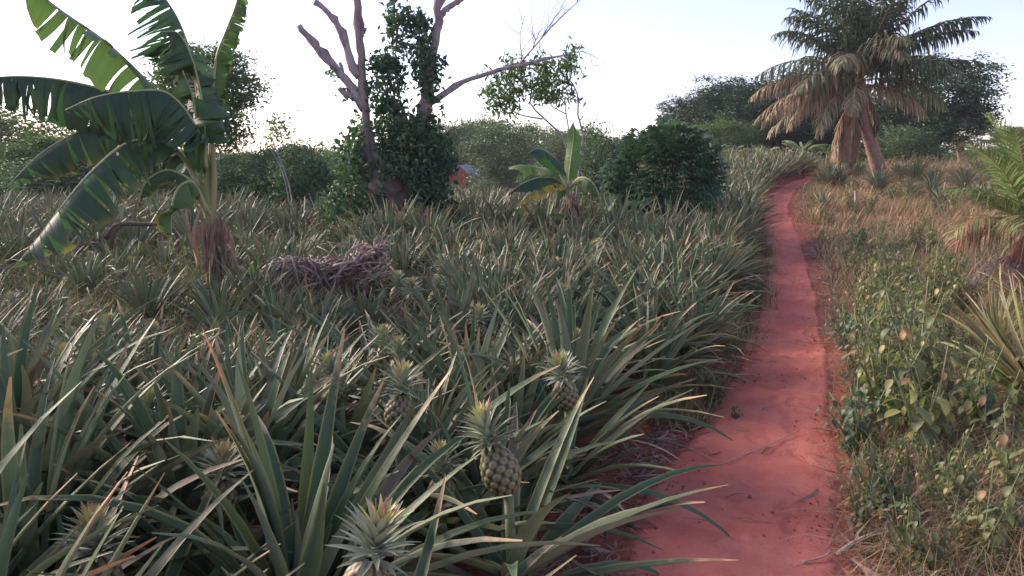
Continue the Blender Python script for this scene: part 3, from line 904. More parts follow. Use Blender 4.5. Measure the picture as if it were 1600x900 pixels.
# ------------------------------------------------------------------ banana plants
def banana_blade(pts, wmax, hang=(R(40), R(40)), tears=10, c=(.3, 0, 0), seg=46, tear_w=.5, roll=0.0, ragged=.12):
    """pts: world polyline of the midrib from stalk end to tip. returns rib Acc, blade Acc"""
    P = spline(pts, seg); D = nrm(np.gradient(P, axis=0))
    Z = np.array([0, 0, 1.0])
    S = np.cross(D, Z); ln = np.linalg.norm(S, axis=1)
    for i in range(seg):
        if ln[i] < .25: S[i] = S[i] + np.array([.25, -.1, 0])
    S = nrm(S); Up = nrm(np.cross(S, D))
    rib = Acc(); t = np.linspace(0, 1, seg)
    tube(rib, P, .019 * (1 - t * .85) + .003, 6, (.5, .5, .5))
    bl = Acc()
    t0 = .16
    for sgn, hg in ((-1, hang[0]), (1, hang[1])):
        cuts = np.sort(rng.uniform(t0 + .05, .97, tears)); cuts = np.concatenate([[t0], cuts, [1.0]])
        dh = 0
        for a, b in zip(cuts[:-1], cuts[1:]):
            if b - a < .008: continue
            gap = min(.30 * (b - a), (rng.uniform(.0, .012) if rng.random() < .75 else rng.uniform(.015, .04)) * tear_w)
            dh = rng.normal(0, .075); dl = rng.uniform(1 - ragged * 2.2, 1.0); slant = rng.normal(0, .022)
            n = max(3, int((b - a) * 60) + 1)
            tt_ = np.linspace(a, b, n)
            tip_t = np.linspace(a + gap, b - gap, n)
            m = 6
            V = np.zeros((n, m, 3)); U = np.zeros((n, m, 2))
            for j in range(m):
                f = j / (m - 1)
                tq = tt_ * (1 - f ** 2) + tip_t * f ** 2 + slant * f ** 2 + .04 * f * (1 - tt_)
                tq = np.clip(tq, 0, 1)
                ii = tq * (seg - 1); i0 = np.clip(ii.astype(int), 0, seg - 2); fr = (ii - i0)[:, None]
                p = P[i0] * (1 - fr) + P[i0 + 1] * fr; s_ = S[i0] * (1 - fr) + S[i0 + 1] * fr; u_ = Up[i0] * (1 - fr) + Up[i0 + 1] * fr
                prof = np.clip(np.sin(math.pi * np.clip((tt_ - t0) / (1 - t0), 0, 1) ** .85 * .93 + .2), 0, 1) ** .55
                prof = prof * np.clip((1.0 - tt_) * 7, .0, 1) ** .6
                w = wmax * prof * dl * (1 + .03 * np.sin(tt_ * 90 + f * 3))
                ang = (hg + dh) * (.55 + .75 * f) + roll * sgn
                V[:, j] = p + (s_ * sgn * math.cos(ang) - u_ * math.sin(ang)) * (w * f)[:, None] + u_ * .006 - Z * (w * f * .12 * f)[:, None]
                V[:, j] += (u_ * (np.sin(tt_ * 130) * .004 * f)[:, None])
                U[:, j, 0] = sgn * f; U[:, j, 1] = tt_
            V = V.reshape(-1, 3); U = U.reshape(-1, 2)
            i = (np.arange(n - 1)[:, None] * m + np.arange(m - 1)[None]).ravel()
            Q = np.c_[i, i + 1, i + m + 1, i + m]
            if sgn > 0: Q = Q[:, ::-1]
            cc = np.array(c) + np.array([rng.normal(0, .05), 0, 0])
            bl.add(V, Q, U, np.clip(cc, 0, 1))
    return rib, bl

def banana_leaf(parent, base, pts, w, label=None, **kw):
    rib, bl = banana_blade(pts, w, **kw)
    inv = np.array(base)
    for A in (rib, bl):
        A.V = [v - inv for v in A.V]
    o = link('leaf', bl.mesh('leaf', M['banana']), parent)
    if label: o['label'] = label
    link('midrib', rib.mesh('midrib', M['petiole']), o)
    return o

def px_pts(lst, Y):
    return np.array([at(a, b, Y + (c if len(q) > 2 else 0)) for q in lst for (a, b, c) in [(*q, 0)[:3]]])

BY = 7.5
base = at(338, 478, BY); base[2] = float(hgt(base[0], base[1])) - .02
BT = thing('banana_plant', 'tall banana plant with torn drooping leaves and a brown skirt, left of the field', 'banana plant', tuple(base), 0)
stA = Acc()
tube(stA, spline([base - [0, 0, .1], at(336, 400, BY), at(326, 320, BY), at(312, 250, BY)], 12) - base, np.linspace(.085, .05, 12), 12, (.4, .4, .4), .03)
for q in ([(334, 380), (318, 320), (300, 290, -.05)], [(332, 360), (330, 300), (322, 240, .05)], [(330, 345), (334, 280), (330, 200, .1)]):
    tube(stA, spline(px_pts(q, BY), 8) - base, np.linspace(.045, .02, 8), 8, (.7, .4, .4))
link('stem', stA.mesh('stem', M['banana_stem']), BT)
LV = [
    # pts, half width, hang, tears, colour
    ([(318, 262), (285, 190), (240, 138), (165, 66, -.2), (85, 10, -.4), (10, -50, -.6)], .30, (R(10), R(58)), 13, (.55, .05, 0), None),
    ([(312, 268), (270, 190, .2), (190, 150, .3), (100, 126, .3), (10, 120, .2), (-80, 135, .1)], .34, (R(66), R(66)), 9, (.08, .0, 0), None),
    ([(322, 262, -.1), (306, 200, -.35), (262, 146, -.55), (205, 143, -.7), (150, 152, -.8), (102, 172, -.85)], .36, (R(68), R(64)), 14, (.05, .0, 0), None),
    ([(310, 275), (250, 210, .3), (170, 190, .4), (110, 212, .3), (58, 245, .2), (12, 292, .1)], .30, (R(60), R(62)), 8, (.12, .1, .0), None),
    ([(318, 285, -.1), (262, 226, -.35), (205, 222, -.5), (150, 262, -.7), (95, 325, -.85), (60, 372, -.9), (22, 418, -.95)], .33, (R(45), R(28)), 14, (.15, .15, 0), None),
    ([(322, 250), (314, 190, .05), (303, 110, .1), (282, 40, .1), (252, -10, 0), (215, -50, -.1)], .42, (R(45), R(60)), 26, (.10, .0, 0), None),
    ([(321, 262, -.05), (319, 200, -.1), (312, 140, -.1), (298, 88, -.15), (278, 52, -.2), (250, 50, -.3)], .30, (R(68), R(64)), 12, (.18, .0, 0), None),
    ([(318, 300), (312, 240, -.1), (308, 190, -.2), (300, 150, -.25), (285, 110, -.3)], .22, (R(66), R(60)), 9, (.45, .0, 0), None),
    ([(328, 250, .1), (332, 150, .1), (340, 85, .1), (355, 45, .1), (372, -5, .1), (372, -60, .1)], .12, (R(72), R(70)), 16, (.85, .0, .0), 'pale narrow twisted young leaf pointing up'),
    ([(322, 330, -.1), (300, 285, -.3), (280, 292, -.4), (268, 330, -.45), (268, 378, -.5)], .14, (R(62), R(60)), 7, (.75, .35, 0), 'small yellowing leaf hanging beside the stem'),
    ([(310, 290, .2), (272, 232, .4), (215, 225, .5), (160, 250, .5), (120, 300, .5)], .26, (R(60), R(60)), 12, (.1, .0, 0), None),
    ([(328, 335, -.05), (300, 285, -.2), (262, 266, -.35), (228, 285, -.45), (215, 330, -.5)], .10, (R(75), R(72)), 8, (.25, .3, .2), None),
]
for pts, w, hang, tears, c, lab in LV:
    banana_leaf(BT, base, px_pts(pts, BY), w * 1.38, lab, hang=hang, tears=int(tears * (1.5 if c[0] > .4 else 3.0)), c=c, seg=54)

def dead_skirt(base, x0, y0, y1, Y, n=46, spread=.16, sc=1.0):
    a = Acc()
    for k in range(n):
        az = rng.uniform(0, 6.28); top = at(x0 + rng.normal(0, 5), rng.uniform(y0, y0 + (y1 - y0) * .55), Y)
        L = rng.uniform(.3, .75) * sc
        out = rng.uniform(.03, spread)
        p = [top, top + [math.cos(az) * out * .8, math.sin(az) * out * .8, -.05 * L], top + [math.cos(az) * out * 1.3, math.sin(az) * out * 1.3, -.5 * L], top + [math.cos(az) * out * rng.uniform(.6, 1.8), math.sin(az) * out * rng.uniform(.6, 1.8), -L]]
        P = spline(p, 9); P[:, 2] = np.maximum(P[:, 2], float(hgt(P[0, 0], P[0, 1])) + .02)
        W = (rng.uniform(.005, .03) if rng.random() < .8 else rng.uniform(.03, .065)) * sc * np.sin(np.linspace(.35, 3.0, 9)) * (1 + .3 * rng.standard_normal(9))
        tw = rng.uniform(0, 6) + np.linspace(0, rng.normal(0, 2.2), 9)
        S = np.c_[np.cos(tw), np.sin(tw), .2 * np.sin(tw * 2)]
        strip(a, P - base, np.abs(W), nrm(S), nrm(np.cross(S, [0, 0, 1.0]) + [0, 0, .01]), rng.uniform(.2, .9), (rng.random(), .5, .5))
    return a
link('dead_leaves', dead_skirt(base, 338, 330, 465, BY, 100, .115).mesh('dead_leaves', M['deadleaf']), BT)

# small banana plant
SY = 12.6
sb = at(893, 372, SY); sb[2] = float(hgt(sb[0], sb[1])) - .02
SB = thing('banana_plant', 'small banana plant with one upright light green leaf and a yellow brown drooping leaf', 'banana plant', tuple(sb), 0)
a = Acc(); tube(a, spline([sb - [0, 0, .1], at(892, 335, SY), at(886, 290, SY)], 8) - sb, np.linspace(.085, .045, 8), 10, (.4, .4, .4), .03)
link('stem', a.mesh('stem', M['banana_stem']), SB)
for pts, w, hang, tears, c, lab in [
    ([(888, 300), (889, 275), (893, 245), (896, 220), (896, 190)], .14, (R(8), R(8)), 2, (.95, 0, 0), 'upright light green leaf'),
    ([(886, 292), (878, 262, -.2), (858, 240, -.5), (838, 233, -.8), (822, 243, -.95)], .20, (R(40), R(50)), 4, (.12, 0, 0), None),
    ([(886, 292), (868, 268, .2), (840, 262, .4), (812, 258, .5), (795, 262, .6)], .17, (R(20), R(45)), 7, (.8, .1, 0), None),
    ([(886, 296), (868, 280, -.3), (840, 278, -.6), (815, 288, -.8), (795, 303, -.95)], .20, (R(35), R(35)), 3, (.15, 0, 0), None),
    ([(886, 298), (868, 286, -.4), (846, 292, -.7), (825, 306, -.9), (804, 326, -1.0)], .17, (R(30), R(30)), 5, (.45, 1.0, .42), 'yellow and brown dying leaf'),
    ([(888, 298), (905, 278, -.2), (922, 282, -.4), (934, 300, -.5), (938, 322, -.55)], .13, (R(50), R(60)), 7, (.5, .35, .2), None),
    ([(886, 305), (880, 292, -.3), (872, 300, -.5), (868, 318, -.6), (866, 332, -.6)], .12, (R(60), R(60)), 4, (.55, .2, 0), None),
    ([(930, 372, -.1), (940, 345, -.1), (952, 325, -.1), (965, 308, -.1)], .11, (R(20), R(20)), 1, (.7, 0, 0), None),
    ([(890, 350), (880, 336, -.3), (868, 334, -.4), (855, 336, -.5)], .09, (R(20), R(20)), 1, (.5, 0, 0), None),
]:
    banana_leaf(SB, sb, px_pts(pts, SY), w * 1.3, lab, hang=hang, tears=tears, c=c, seg=30)
link('dead_leaves', dead_skirt(sb, 890, 300, 355, SY, 44, .2, .8).mesh('dead_leaves', M['deadleaf']), SB)

# far banana clump prototypes at the end of the path
def small_banana(label, group, loc, s=1.0):
    t = thing('banana_plant', label, 'banana plant', loc, 0, group)
    a = Acc(); tube(a, spline([(0, 0, -.1), (.02, 0, .5), (0, 0, 1.0)], 6), np.linspace(.08, .05, 6), 8, (.4, .4, .4)); link('stem', a.mesh('stem', M['banana_stem']), t)
    for k in range(7):
        az = k * 2.4 + rng.normal(0, .2); e = R(rng.uniform(45, 82)); L = rng.uniform(1.1, 1.7)
        P, D, S, U = bend_curve(np.array([0, 0, .95]), az, e, e - R(rng.uniform(40, 110)), L, 6, 1.3)
        banana_leaf(t, (0, 0, 0), P, rng.uniform(.15, .22), hang=(R(30), R(30)), tears=4, c=(rng.uniform(.3, .9), rng.uniform(0, .3), 0), seg=20)
    return t
gbn = 'young banana plants below the dark trees'
fb = [(1112, 33, 1.0, 'banana plant at the left end of the clump beyond the cassava bush'), (1140, 36, .9, 'banana plant second in the clump beyond the cassava bush'),
      (1190, 35, .95, 'banana plant in the bright gap at the far end of the path'), (1248, 34, 1.1, 'banana plant just left of the hanging palm fronds'),
      (1285, 36, 1.0, 'banana plant half hidden behind the hanging palm fronds'), (1080, 34, 1.0, 'banana plant peeping over the right of the cassava bush')]
b1 = small_banana(fb[0][3], gbn, loc_of(fb[0][0], fb[0][1]))
b1.scale = (.8, .8, .8)
for px, Y, s, lab in fb[1:]:
    copy_tree(b1, loc_of(px, Y), rng.uniform(0, 6), s * .8, lab, gbn)
copy_tree(b1, loc_of(395, 8.0), 4.0, .34, 'bright green banana sucker at the foot of the tall banana plant')

# ------------------------------------------------------------------ dead tree with creeper
DY = 12.8
tb = at(618, 385, DY); tb[2] = float(hgt(tb[0], tb[1]))
DT = thing('dead_tree', 'tall leafless tree with forked pale limbs, wrapped in dark creeper', 'tree', tuple(tb))
def limb(acc, lst, r0, r1, n=14, Y=DY, jit=.05, kn=True):
    P = spline(px_pts(lst, Y), n)
    P = P + rng.normal(0, r0 * .12, P.shape) * (np.arange(n)[:, None] > 0)
    r = np.linspace(r0, r1, n)
    if kn: r = r * (1 + .22 * np.abs(rng.standard_normal(n)) ** 1.5)
    tube(acc, P - tb, r, 9, (rng.random() * .5, .4, .4), jit)
    return P
tr = Acc()
limb(tr, [(616, 400), (612, 350), (608, 300), (606, 255)], .27, .20)
limb(tr, [(606, 262), (585, 240), (574, 200), (568, 150), (565, 100), (560, 40), (557, -40)], .078, .05, 26)
limb(tr, [(596, 372), (584, 320), (575, 262), (571, 205)], .11, .10)
limb(tr, [(622, 380), (632, 300), (645, 240), (660, 190), (667, 140), (676, 85), (684, 30), (690, -40)], .098, .06, 26)
link('trunk', tr.mesh('trunk', M['bark']), DT)
branches = [
    ([(570, 170), (556, 145), (535, 118), (512, 92), (488, 66), (466, 40)], .075, .045),
    ([(562, 118), (548, 98), (540, 68), (530, 42), (512, 18), (492, 3)], .065, .04),
    ([(564, 160), (550, 152), (540, 147), (530, 138)], .05, .035),
    ([(561, 60), (566, 52), (570, 45)], .04, .03),
    ([(686, 30), (696, 16), (712, 4), (738, -12)], .05, .03),
    ([(664, 170), (680, 155), (700, 143), (722, 128), (755, 117), (790, 107), (830, 98), (868, 88, .1), (888, 86, .2)], .05, .010),
    ([(536, 118), (534, 105), (531, 98)], .03, .02),
]
for lst, r0, r1 in branches:
    a = Acc(); limb(a, lst, r0, r1, 18)
    link('branch', a.mesh('branch', M['bark_grey']), DT)
tw = Acc()
def twig(p0, p1, r0, depth):
    P = spline([p0, (p0 + p1) / 2 + rng.normal(0, .06, 3), p1], 6)
    tube(tw, P - tb, np.linspace(r0, r0 * .4, 6), 5, (.2, .4, .4))
    if depth > 0:
        for k in range(3):
            f = rng.uniform(.25, .95); q = P[int(f * 5)]
            d = (p1 - p0) * rng.uniform(.3, .6) + rng.normal(0, .18, 3) + np.array([0, 0, .12])
            twig(q, q + d, r0 * .5, depth - 1)
twig(at(812, 100, DY), at(862, 42, DY), .018, 2)
twig(at(862, 42, DY), at(912, -5, DY), .012, 2)
twig(at(870, 90, DY), at(935, 92, DY), .010, 2)
twig(at(816, 95, DY), at(820, 25, DY), .010, 1)
twig(at(850, 88, DY), at(866, 35, DY), .008, 1)
link('twigs', tw.mesh('twigs', M['bark_grey']), DT)

vine = thing('climbing_vine', 'dark green creeper smothering the dead tree from its foot upwards', 'creeper', tuple(tb))
lf = Acc(); vs = Acc()
def blob(cx, cy, rx, ry, n, Yd=.35, size=.11, tn=.35):
    m = max(1, n // 14)
    d = rng.standard_normal((m, 3)); d = d / np.maximum(1, np.linalg.norm(d, axis=1, keepdims=True) / 1.3)
    cen = np.array([at(cx + q[0] * rx * .75, cy + q[1] * ry * .75, DY + q[2] * Yd) for q in d])
    P = np.repeat(cen, 14, axis=0) + rng.normal(0, .085, (m * 14, 3))
    qx = 800 + F * P[:, 0] / P[:, 1]; qz = P[:, 2]
    P = P[~((np.abs(qx - 583) < 9) & (qz < 2.2) & (P[:, 1] < DY + .1) & (rng.random(len(P)) < .8))]; qx = 800 + F * P[:, 0] / P[:, 1]; qz = P[:, 2]
    P = P[~((np.abs(qx - 622) < 17) & (qz < 1.25) & (P[:, 1] < DY + .1))]; m = len(P) // 14; P = P[:m * 14]
    leaf_cards(lf, P - tb, size, np.repeat(rng.normal(tn, .2, m), 14), flat=.1, asp=.55, droop=.5, gfrac=.02)
for a_ in [(612, 300, 56, 62, 2300, .6), (648, 270, 44, 60, 1900, .5), (640, 215, 36, 36, 900, .4), (680, 300, 30, 60, 900, .4), (552, 285, 36, 54, 900, .5), (552, 225, 18, 26, 240, .4), (572, 240, 12, 60, 300, .2), (680, 250, 22, 50, 420, .4),
           (610, 200, 22, 42, 700, .3), (603, 130, 20, 38, 480, .25), (590, 100, 18, 14, 150, .2), (618, 70, 10, 34, 170, .2), (614, 15, 7, 30, 120, .2),
           (640, 30, 16, 12, 170, .2), (656, 50, 12, 22, 180, .2), (655, 90, 12, 22, 130, .2), (668, 110, 14, 44, 480, .2), (675, 175, 10, 20, 90, .15), (655, 350, 46, 24, 800, .5), (590, 345, 50, 22, 700, .5),
           (522, 315, 22, 26, 240, .4), (548, 140, 8, 8, 30, .1), (527, 108, 8, 8, 36, .1)]:
    blob(*a_)
for lst in ([(600, 380), (596, 250), (604, 150), (616, 60), (612, -30)], [(650, 370), (640, 240), (612, 130), (622, 40)], [(610, 60), (635, 28), (655, 45), (662, 110)], [(668, 60), (676, 130), (672, 190)]):
    P = spline(px_pts(lst, DY - .1), 20) + rng.normal(0, .02, (20, 3)); tube(vs, P - tb, .012, 5, (.3, .3, .3))
link('foliage', lf.mesh('foliage', M['ivy'], False), vine); link('stems', vs.mesh('stems', M['bark_dark']), vine)

# slender tree whose leafy head hangs right of the dead tree
HY = 14.2
hb = at(892, 330, HY); hb[2] = float(hgt(hb[0], hb[1]))
HT = thing('slender_tree', 'slender bare-stemmed tree with one airy leafy head right of the dead tree', 'tree', tuple(hb))
a = Acc()
for lst, r0, r1 in [([(895, 340), (888, 250), (880, 215), (850, 185), (828, 160), (835, 130)], .03, .012), ([(848, 186), (810, 178), (785, 160)], .016, .008),
                    ([(898, 340), (908, 240), (911, 210), (903, 180), (903, 150), (893, 128), (870, 110)], .028, .010), ([(890, 250), (888, 200), (884, 175), (882, 155), (850, 140)], .016, .008),
                    ([(884, 178), (862, 165), (856, 150), (800, 130)], .012, .006), ([(905, 160), (888, 150), (878, 140)], .010, .006)]:
    P = spline(px_pts(lst, HY), 16); tube(a, P - hb, np.linspace(r0, r1, 16), 6, (.4, .4, .4))
link('trunk', a.mesh('trunk', M['bark_grey']), HT)
lf = Acc()
def blob2(cx, cy, rx, ry, n, tn=.5, g=.05):
    m = max(1, n // 12)
    d = rng.uniform(-1, 1, (m, 3)); 
    cen = np.array([at(cx + q[0] * rx, cy + q[1] * ry, HY + q[2] * .6) for q in d])
    P = np.repeat(cen, 12, axis=0) + rng.normal(0, .075, (m * 12, 3))
    leaf_cards(lf, P - hb, .12, np.repeat(rng.normal(tn - .2, .2, m), 12), flat=.1, asp=.34, droop=.8, gfrac=g)
for q in [(785, 140, 28, 30, 430), (825, 125, 36, 30, 560), (870, 120, 32, 34, 560), (890, 90, 16, 16, 150), (770, 160, 16, 20, 110), (780, 175, 22, 8, 60, .8, .5)]: blob2(*q)
link('crown', lf.mesh('crown', M['broad'], False), HT)

# thin leaning saplings
SPY = 15
p0 = at(458, 345, SPY); p0[2] = float(hgt(p0[0], p0[1]))
SP = thing('sapling', 'thin leaning sapling with a wisp of leaves at its top, left of dead tree', 'sapling', tuple(p0))
a = Acc(); lf = Acc()
P = spline(px_pts([(460, 350), (452, 290), (436, 245), (425, 215), (428, 190), (440, 182)], SPY), 14); tube(a, P - p0, np.linspace(.018, .007, 14), 6)
P = spline(px_pts([(455, 330), (440, 265), (412, 215), (388, 168)], SPY), 12); tube(a, P - p0, np.linspace(.012, .004, 12), 6)
link('trunk', a.mesh('trunk', M['bark_grey']), SP)
for cx, cy, n in ((430, 195, 60), (440, 208, 50), (425, 215, 30), (448, 190, 20), (392, 175, 8)):
    P = np.array([at(cx + rng.normal(0, 8), cy + rng.normal(0, 8), SPY + rng.normal(0, .15)) for _ in range(n)])
    leaf_cards(lf, P - p0, .10, np.full(n, .5), flat=.1, asp=.45, droop=.4)
link('crown', lf.mesh('crown', M['broad'], False), SP)

# ------------------------------------------------------------------ palms
def frond(L, az, e0, e1, base, nleaf=46, ll=.55, drop=.5, c=(.4, 0, 0), w=.016, power=1.3, seg=16, t0=.14, keep=1.0, wob=0.0, nz=.13):
    P, D, S, Up = bend_curve(np.array(base, float), az, e0, e1, L, seg, power, wob)
    rib = Acc(); t = np.linspace(0, 1, seg)
    tube(rib, P, (.03 * (1 - t) ** .8 + .005) * L / 4, 5, (.5, .5, .5))
    lf = Acc(); Z = np.array([0, 0, 1.0])
    for k in range(nleaf):
        for sg in (-1, 1):
            if rng.random() > keep: continue
            f = t0 + (1 - t0) * (k + rng.uniform(0, .6)) / nleaf
            ii = min(seg - 2, int(f * (seg - 1))); fr = f * (seg - 1) - ii
            p = P[ii] * (1 - fr) + P[ii + 1] * fr; d = D[ii]; s = S[ii]; u = Up[ii]
            l = ll * (math.sin(math.pi * min(1, .18 + .80 * f)) ** .6) * rng.uniform(.85, 1.1)
            dd = nrm(s * sg * .9 + d * (.45 + .5 * f) + u * .18 + rng.normal(0, nz, 3))
            dq = drop * rng.uniform(.4, 1.9); g1 = nrm(dd - Z * dq * .45); g2 = nrm(dd - Z * dq * 1.3); g3 = nrm(dd * .7 - Z * dq * 2.4)
            pts = np.array([p, p + g1 * l * .34, p + g1 * l * .34 + g2 * l * .33, p + g1 * l * .34 + g2 * l * .33 + g3 * l * .33])
            wd = nrm(np.cross(g1, u) + rng.normal(0, .25, 3))
            cc = (np.clip(c[0] + rng.normal(0, .12), 0, 1), np.clip(c[1] + rng.normal(0, .15) * (c[1] > 0), 0, 1), rng.random() * .7)
            ribbon(lf, pts, w * np.array([.7, 1, .8, .1]), wd, cc)
    return rib, lf
def add_frond(parent, label=None, mat='palmleaf', name='frond', **kw):
    rib, lf = frond(**kw)
    o = link(name, lf.mesh('frond', M[mat], False), parent)
    if label: o['label'] = label
    link('midrib', rib.mesh('midrib', M['rib']), o)
    return o

PYD = 26.0
pb = at(1345, 272, PYD); pb[2] = float(hgt(pb[0], pb[1])) - .05
PT = thing('coconut_palm', 'big coconut palm with a wide crown and brown hanging fronds right of the path', 'palm', tuple(pb))
crown = at(1345, 128, PYD) - pb
def ptrunk(p_px, r0, r1, nseg=40):
    P = spline(px_pts(p_px, PYD), nseg) - pb
    r = np.linspace(r0, r1, nseg) * (1 + .07 * (np.arange(nseg) % 3 == 0))
    A = Acc(); tube(A, P, r, 14, (.4, .4, .4), .03); return A
link('trunk', ptrunk([(1378, 282), (1370, 255), (1358, 215), (1347, 175), (1345, 125)], .24, .15).mesh('trunk', M['palm_bark']), PT)
link('trunk', ptrunk([(1320, 282), (1324, 240), (1332, 190), (1342, 140)], .20, .14).mesh('trunk', M['palm_bark']), PT)
cb = crown
k = 0
# living fronds: azimuth, start elevation, end elevation, length
green = [(180, 30, -32, 4.1, .5), (172, 42, -12, 4.2, .4), (188, 52, -5, 4.2, .4), (165, 62, 15, 4.3, .2), (195, 68, 20, 4.4, .3), (178, 75, 35, 4.5, .2), (160, 82, 50, 4.5, .3), (20, 84, 55, 4.5, .3), (200, 80, 42, 4.3, .3), (150, 70, 20, 4.3, .2), (205, 22, -50, 3.8, .7),
    (210, 60, 0, 4.0, .4), (135, 55, -5, 4.0, .2), (230, 74, 30, 4.3, .3), (110, 78, 40, 4.3, .2), (260, 80, 45, 4.4, .35), (90, 84, 60, 4.4, .2), (75, 76, 35, 4.4, .2), (290, 76, 30, 4.3, .3), (330, 78, 38, 4.4, .2),
    (5, 80, 45, 4.5, .2), (15, 70, 28, 4.6, .2), (-8, 62, 20, 4.6, .25), (10, 54, 12, 4.8, .2), (0, 46, 2, 4.7, .25), (-15, 40, -8, 4.5, .3), (8, 34, -16, 4.4, .3), (-5, 22, -30, 4.1, .35), (-28, 50, -5, 4.2, .3), (28, 50, 0, 4.3, .2), (40, 66, 15, 4.3, .2),
    (-45, 35, -35, 3.6, .5), (-30, 12, -50, 3.3, .6), (5, 8, -50, 3.4, .5), (240, 38, -45, 3.5, .7), (270, 60, -35, 3.4, .8), (285, 42, -60, 3.0, .9), (110, 40, -20, 3.8, .2), (60, 35, -25, 3.8, .2)]
green = [q for k, q in enumerate(green) if k % 10 != 3]
for az, e0, e1, L, cc in green:
    add_frond(PT, L=L * rng.uniform(.74, .98), az=R(az + rng.normal(0, 8)), e0=R(e0 + rng.normal(0, 4)), e1=R(e1 + rng.normal(0, 8)), base=cb + [0, 0, rng.uniform(0, .3)], nleaf=60, ll=rng.uniform(.9, 1.15), drop=rng.uniform(.5, 1.2), c=(cc, .35 if cc > .6 else 0.0, 0), w=.030, keep=.88, wob=rng.normal(0, .3), power=rng.uniform(1.1, 1.8))
# browning and dead fronds hanging
for az, e0, e1, L in [(184, 20, -42, 4.1), (196, 10, -56, 3.5), (240, 10, -70, 2.6), (340, 0, -60, 2.4), (192, 4, -45, 3.8), (172, 6, -52, 3.7), (200, 0, -62, 3.4), (186, -6, -58, 3.6), (214, -5, -75, 3.1), (165, 0, -50, 3.5)]:
    add_frond(PT, 'brown drying frond', L=L, az=R(az), e0=R(e0), e1=R(e1), base=cb + [0, 0, -.1], nleaf=60, ll=.9, drop=1.3, keep=.8, c=(.7, rng.uniform(.4, .8), 0), w=.022, wob=rng.normal(0, .25))
for az, e0, e1, L in [(192, -38, -99, 3.1), (200, -50, -96, 3.0), (184, -40, -100, 3.3), (178, -52, -99, 3.0), (215, -70, -93, 3.0), (240, -74, -95, 2.4), (350, -10, -102, 1.7), (335, -20, -100, 1.5), (225, -40, -99, 2.2)]:
    add_frond(PT, 'dead brown frond hanging down the trunk', L=L, az=R(az), e0=R(e0), e1=R(e1), base=cb + [0, 0, -.25], nleaf=54, ll=rng.uniform(.45, .8), drop=2.4, c=(.6, rng.uniform(.6, 1), 0), w=.022, power=rng.uniform(.45, .8), keep=.6, wob=rng.normal(0, .4))
a = Acc()
for k in range(7):
    az = rng.uniform(3.3, 6.0); p = cb + np.array([math.cos(az) * .28, math.sin(az) * .28, -.1 - rng.uniform(0, .25)])
    th = np.linspace(0, math.pi, 8)
    tube(a, np.c_[np.full(8, p[0]), np.full(8, p[1]), p[2] - .13 * np.cos(th)], np.maximum(.004, .11 * np.sin(th)), 10, (.3, .3, .3))
link('coconut_cluster', a.mesh('coconut_cluster', simple('coconut_husk', (0.22, 0.16, 0.06), (0.34, 0.22, 0.10), 5, .5)), PT)

def far_palm(label, px, top, Y, lean=0.0, k_=1.0):
    h = top_h(px, top, Y) - .8; loc = loc_of(px, Y)
    t = thing('coconut_palm', label, 'palm', loc, 0, 'small far palms')
    A = Acc(); tube(A, spline([(0, 0, -.1), (lean * .3, 0, h * .5), (lean, 0, h)], 10), np.linspace(.2, .12, 10), 8, (.4, .4, .4)); link('trunk', A.mesh('trunk', M['palm_bark']), t)
    for k in range(13):
        add_frond(t, L=rng.uniform(2.4, 3.2) * k_, az=k * 2.4, e0=R(rng.uniform(10, 75)), e1=R(rng.uniform(-60, -10)), base=(lean, 0, h), nleaf=22, ll=.7, drop=.5, c=(.4, 0, 0), w=.05, seg=9)
    return t
far_palm('far coconut palm poking out of the dark trees on the left of the group', 1106, 150, 50, 0, .6)
far_palm('far coconut palm with a thin trunk between the tall dark tree and the young palm', 1492, 208, 56, -.4)
far_palm('far coconut palm just left of the young palm fronds', 1545, 205, 60, .3)
far_palm('far coconut palm at the right edge on the skyline', 1600, 212, 58, .2)

# young palm at the right
YY = 7.2
yb = at(1612, 420, YY); yb[2] = float(hgt(yb[0], yb[1])) - .03
YPm = thing('young_palm', 'young coconut palm with light green fronds at the right edge', 'palm', tuple(yb))
YPm.scale = (.86, .86, .86)
hh = at(1604, 335, YY) - yb
a = Acc(); tube(a, spline([(0, 0, -.1), hh * .5, hh * .95], 10), np.linspace(.10, .06, 10) * (1 + .1 * (np.arange(10) % 2)), 12, (.4, .4, .4), .05)
link('trunk', a.mesh('trunk', M['palm_bark']), YPm)
for az, e0, e1, L, g in [(165, 84, 48, 1.35, 0), (178, 74, 25, 1.2, 0), (190, 30, -40, .95, .5), (215, 78, 45, 1.2, 0), (172, 55, -5, .95, .2), (60, 70, 25, 1.3, 0), (20, 60, 5, 1.3, 0), (300, 60, 0, 1.1, 0), (240, 38, -40, .9, .35), (100, 80, 50, 1.2, 0), (180, 22, -55, .85, .75), (120, 50, -10, 1.0, 0)]:
    add_frond(YPm, 'reddish drying frond' if g > .6 else None, mat='youngpalm', L=L, az=R(az), e0=R(e0), e1=R(e1), base=hh, nleaf=46, ll=.50, drop=.14 + .5 * g, c=(.55, g, 0), w=.0085, seg=14, nz=.04)
for az, e1, L in [(200, -98, .75), (230, -95, .8)]:
    add_frond(YPm, 'dead red-brown frond hanging down', mat='youngpalm', L=L, az=R(az), e0=R(-20), e1=R(e1), base=hh - [0, 0, .02], nleaf=30, ll=.25, drop=2.0, c=(.5, .9, 0), w=.010, power=.5)
for az, e1, L in [(188, -60, .72), (222, -78, .55)]:
    add_frond(YPm, 'purple-grey withered frond', mat='withered', L=L, az=R(az), e0=R(20), e1=R(e1), base=hh - [0, 0, .3], nleaf=40, ll=.22, drop=.7, c=(.4, .35, 0), w=.0035, keep=.8, nz=.2, power=.8)

